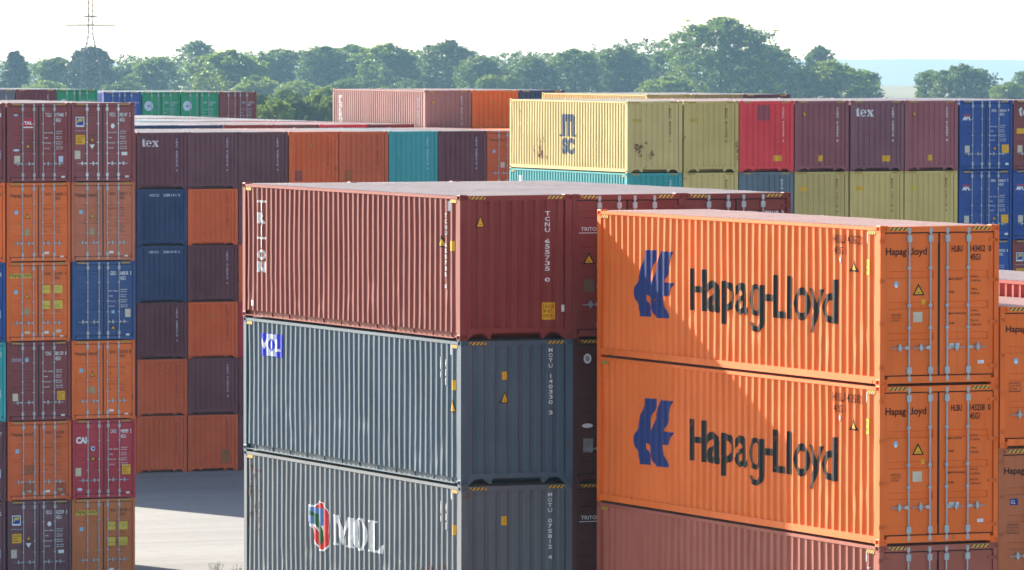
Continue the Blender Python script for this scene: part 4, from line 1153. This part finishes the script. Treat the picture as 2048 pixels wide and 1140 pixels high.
for i, ((x, y, zt, rad, kd), lab) in enumerate(zip(trees, tl)):
    X, Y, Z, rad = x*TS, y*TS, CAMZ+(zt-CAMZ)*TS, rad*TS
    e = bpy.data.objects.new('tree', None); col.objects.link(e); e.location = (X, Y, -0.05)
    tag(e, lab, 'tree', 'trees of the belt behind the yard')
    cr = obj('crown', crown_mesh(kd, i % 4 if kd in 'abc' else 0), LEAF[kd], e, (0, 0, Z+0.05))
    vs = max(0.72, min(1.25, (Z-2.5)/2.6/rad))
    cr.scale = (rad, rad, rad*vs); cr.rotation_euler = (0, 0, TR.uniform(0, 6.28))
    tk = obj('trunk', trunk_mesh(i % 3), BARK, e); tk.scale = (Z*0.9, Z*0.9, Z*0.97)
# smaller trees standing nearer, seen past the end of the far row
near = [(448.1,1168.6,10.01,3.03,'b'),(415.1,1073.9,9.84,3.49,'c'),(437.1,1118.9,9.81,3.88,'b'),(459.0,1164.0,10.02,3.54,'c'),(443.8,1116.0,10.01,2.91,'a'),(544.5,1399.5,9.46,4.25,'a'),(552.8,1396.0,9.83,3.64,'c')]
nl_ = ['bush right beside the far red brown door end', 'low bright bush in front of the wood, right of the far row', 'dark bush above the low pale roofs', 'bright bush left of the red brown sunlit container', 'bush at the left corner of the red brown sunlit container', 'rounded bush behind the low bright one', 'bright bush behind the corner of the red brown sunlit container']
for i, ((X, Y, Z, rad, kd), lab) in enumerate(zip(near, nl_)):
    e = bpy.data.objects.new('tree', None); col.objects.link(e); e.location = (X, Y, -0.05)
    tag(e, lab, 'tree', 'bushes past the end of the far row')
    cr = obj('crown', crown_mesh(kd, i % 4), LEAF[kd], e, (0, 0, Z+0.05)); cr.scale = (rad*1.25, rad*1.25, rad*1.1); cr.rotation_euler = (0, 0, i*1.3)
    tk = obj('trunk', trunk_mesh(i % 3), BARK, e); tk.scale = (Z*0.8, Z*0.8, Z*0.9)
# the dense wood further back, one mass
rd = random.Random(9); v = []; f = []
import mathutils
prof = [(-0.03,118),(0.05,122),(0.122,130),(0.149,130),(0.181,118),(0.255,108),(0.277,113),(0.319,105),(0.372,99),(0.426,99),(0.457,112),(0.479,93),(0.52,118),(0.533,158),(0.547,145),(0.564,122),(0.61,106),(0.67,101),(0.707,116),(0.745,75),(0.80,95),(0.85,118),(0.862,122),(0.904,138),(0.937,190)]
def top_at(t):
    for (a0, y0), (a1, y1) in zip(prof, prof[1:]):
        if t <= a1: return y0+(y1-y0)*(t-a0)/(a1-a0)
    return 200
for k in range(5200):
    t = rd.uniform(-0.03, 0.937); j = rd.uniform(-9, 9)
    px = 151.5+t*65.0; py = 462.0-t*34.0+j
    n1 = mathutils.noise.noise(Vector((t*60, j*0.2, 0)))*9 + mathutils.noise.noise(Vector((t*160, j*0.2, 4)))*6
    q = rd.random()**1.5
    zz = CAMZ-((top_at(t)+6+n1)-93)/12364*480 - 4.2*q
    c0 = Vector((px*TS*1.05, py*TS*1.05, CAMZ+(zz-CAMZ)*TS*1.05)); s_ = rd.uniform(0.7, 1.7)
    for _ in range(26):
        p = c0+Vector((rd.uniform(-1, 1)*s_, rd.uniform(-1, 1)*s_, rd.uniform(-1, 1)*s_*0.8))
        u_ = Vector((rd.gauss(0, 1), rd.gauss(0, 1), rd.gauss(0, 1))).normalized(); w_ = u_.orthogonal().normalized(); h = rd.uniform(0.2, 0.42); n = len(v)
        v += [tuple(p-u_*h-w_*h), tuple(p+u_*h-w_*h), tuple(p+u_*h+w_*h), tuple(p-u_*h+w_*h)]; f.append((n, n+1, n+2, n+3))
me = bpy.data.meshes.new('distant_wood'); me.from_pydata(v, [], f); me.materials.append(None)
tag(obj('distant_wood', me, LEAF['b']), 'dense green wood filling the gaps behind the tree belt', 'wood', kind='stuff')

# ------------------------------------------------------------------ lattice pylon
STEEL = flat((0.10, 0.105, 0.11), 0.7)
py = bpy.data.objects.new('lattice_pylon', None); col.objects.link(py); py.location = (141.9*TS, 402.05*TS, -0.05)
py.rotation_euler = (0, 0, -YAW); py.scale = (2.63, 2.63, 1.0)
tag(py, 'grey steel lattice pylon with cross arms at the upper left', 'pylon')
def hw(z): return 1.25 if z <= 12 else max(0.30, 1.25 - (z-12)*0.085)
lev = [0, 3, 6, 9, 12, 14, 16, 18, 20, 22, 24, 26, 28, 30, 32, 34, 36, 38, 40]
for sx in (-1, 1):
    for sy in (-1, 1):
        b = MB()
        for z0, z1 in zip(lev, lev[1:]): b.tube((sx*hw(z0), sy*hw(z0), z0), (sx*hw(z1), sy*hw(z1), z1), 0.075, n=5)
        obj('leg', b.mesh('leg'), STEEL, py)
for z0, z1 in zip(lev, lev[1:]):
    for k, (ax, s) in enumerate((('x', -1), ('x', 1), ('y', -1), ('y', 1))):
        b = MB(); a0, a1 = hw(z0), hw(z1)
        if ax == 'x': b.tube((-a0, s*a0, z0), (a1, s*a1, z1), 0.06, n=4); b.tube((-a1, s*a1, z1), (a1, s*a1, z1), 0.03, n=4)
        else: b.tube((s*a0, -a0, z0), (s*a1, a1, z1), 0.035, n=4)
        obj('brace', b.mesh('brace'), STEEL, py)
for z, half in ((26.7, 3.30), (29.7, 0.85), (37.5, 2.6)):
    b = MB()
    b.box(-half, half, -0.12, 0.12, z-0.27, z+0.27); b.tube((-half, 0, z), (0, 0, z+0.55), 0.02, n=4); b.tube((half, 0, z), (0, 0, z+0.55), 0.02, n=4)
    for s in (-1, 1):
        b.tube((s*half, 0, z), (s*half, 0, z-0.35), 0.03, n=5); b.tube((s*half*0.5, 0, z), (s*half*0.5, 0, z-0.3), 0.03, n=5)
    obj('cross_arm', b.mesh('cross_arm'), STEEL, py)

# ------------------------------------------------------------------ hills
rd = random.Random(4); v = []; f = []; n = 420
for i in range(n+1):
    x = -4000 + 13000*i/n; t = x/3000.0
    ridge = 1.6 + 2.2*math.sin(t*5.1+0.9) + 1.4*math.sin(t*11.3+2) + 0.5*math.sin(t*41) + rd.uniform(-0.45, 0.45)
    for y, z in ((2750, -0.05), (3600, -72), (5200, -75), (6300, -38+3*math.sin(t*7)), (6900, -14+2*math.sin(t*13)), (7350, ridge), (8000, ridge-14), (11500, -60)):
        v.append((x, y, z))
for i in range(n):
    for j in range(7):
        a = i*8+j; f.append((a, a+8, a+9, a+1))
me = bpy.data.meshes.new('hills'); me.from_pydata(v, [], f); me.materials.append(None)
tag(obj('hills', me, leaf_mat((0.035, 0.055, 0.03), (0.06, 0.08, 0.04), 0.0)), kind='structure')

# ------------------------------------------------------------------ dry weeds at the bottom of the open strip
def weed(x, y, hgt, lab, seed):
    rd = random.Random(seed); b = MB(); lf = MB()
    for k in range(26):
        a = rd.uniform(0, 6.28); l = hgt*rd.uniform(0.5, 1.05); d = rd.uniform(0.1, 0.5)
        p = Vector((rd.uniform(-.08, .08), rd.uniform(-.08, .08), 0)); q = Vector((math.cos(a)*d*l, math.sin(a)*d*l, l))
        b.tube(p, q, 0.006, 0.002, 4)
        for j in range(9):
            s = p.lerp(q, rd.uniform(0.35, 1.0)); h = rd.uniform(0.015, 0.04)
            u_ = Vector((rd.gauss(0, 1), rd.gauss(0, 1), rd.gauss(0, 1))).normalized(); w_ = u_.orthogonal().normalized()
            lf.quad(tuple(s), tuple(s+u_*h+w_*h*0.4), tuple(s+u_*h*2), tuple(s+u_*h-w_*h*0.4))
    e = bpy.data.objects.new('dry_weed', None); col.objects.link(e); e.location = (x, y, 0)
    tag(e, lab, 'plant', 'weeds on the open strip')
    obj('stems', b.mesh('stems'), flat((0.07, 0.055, 0.03), 0.9), e); obj('leaves', lf.mesh('leaves', 1, fix=False), flat((0.06, 0.055, 0.03), 0.9), e)
weed(78.72, 209.6, 0.78, 'dry dark weed on the pale ground, leftmost and largest of three tufts', 1)
weed(79.35, 209.2, 0.68, 'dry dark weed on the pale ground, middle tuft of three', 2)
weed(79.95, 208.9, 0.74, 'dry dark weed on the pale ground, tuft nearest the blue grey container', 3)

# ------------------------------------------------------------------ haze
hb = MB(); hb.box(-4200, 9200, -1000, 11800, -77.0, 50.0)
hz = NT('haze_air')
hz.t.nodes.remove(hz.b)
pv = hz.n('ShaderNodeVolumePrincipled')
pv.inputs['Color'].default_value = (0.40, 0.69, 1.0, 1)
pv.inputs['Density'].default_value = 0.000037
pv.inputs['Anisotropy'].default_value = 0.35
hz.l(pv.outputs[0], hz.out.inputs['Volume'])
ho = obj('haze', hb.mesh('haze'), hz.mat)
tag(ho, 'thin bluish summer haze over the yard', 'haze', kind='stuff')
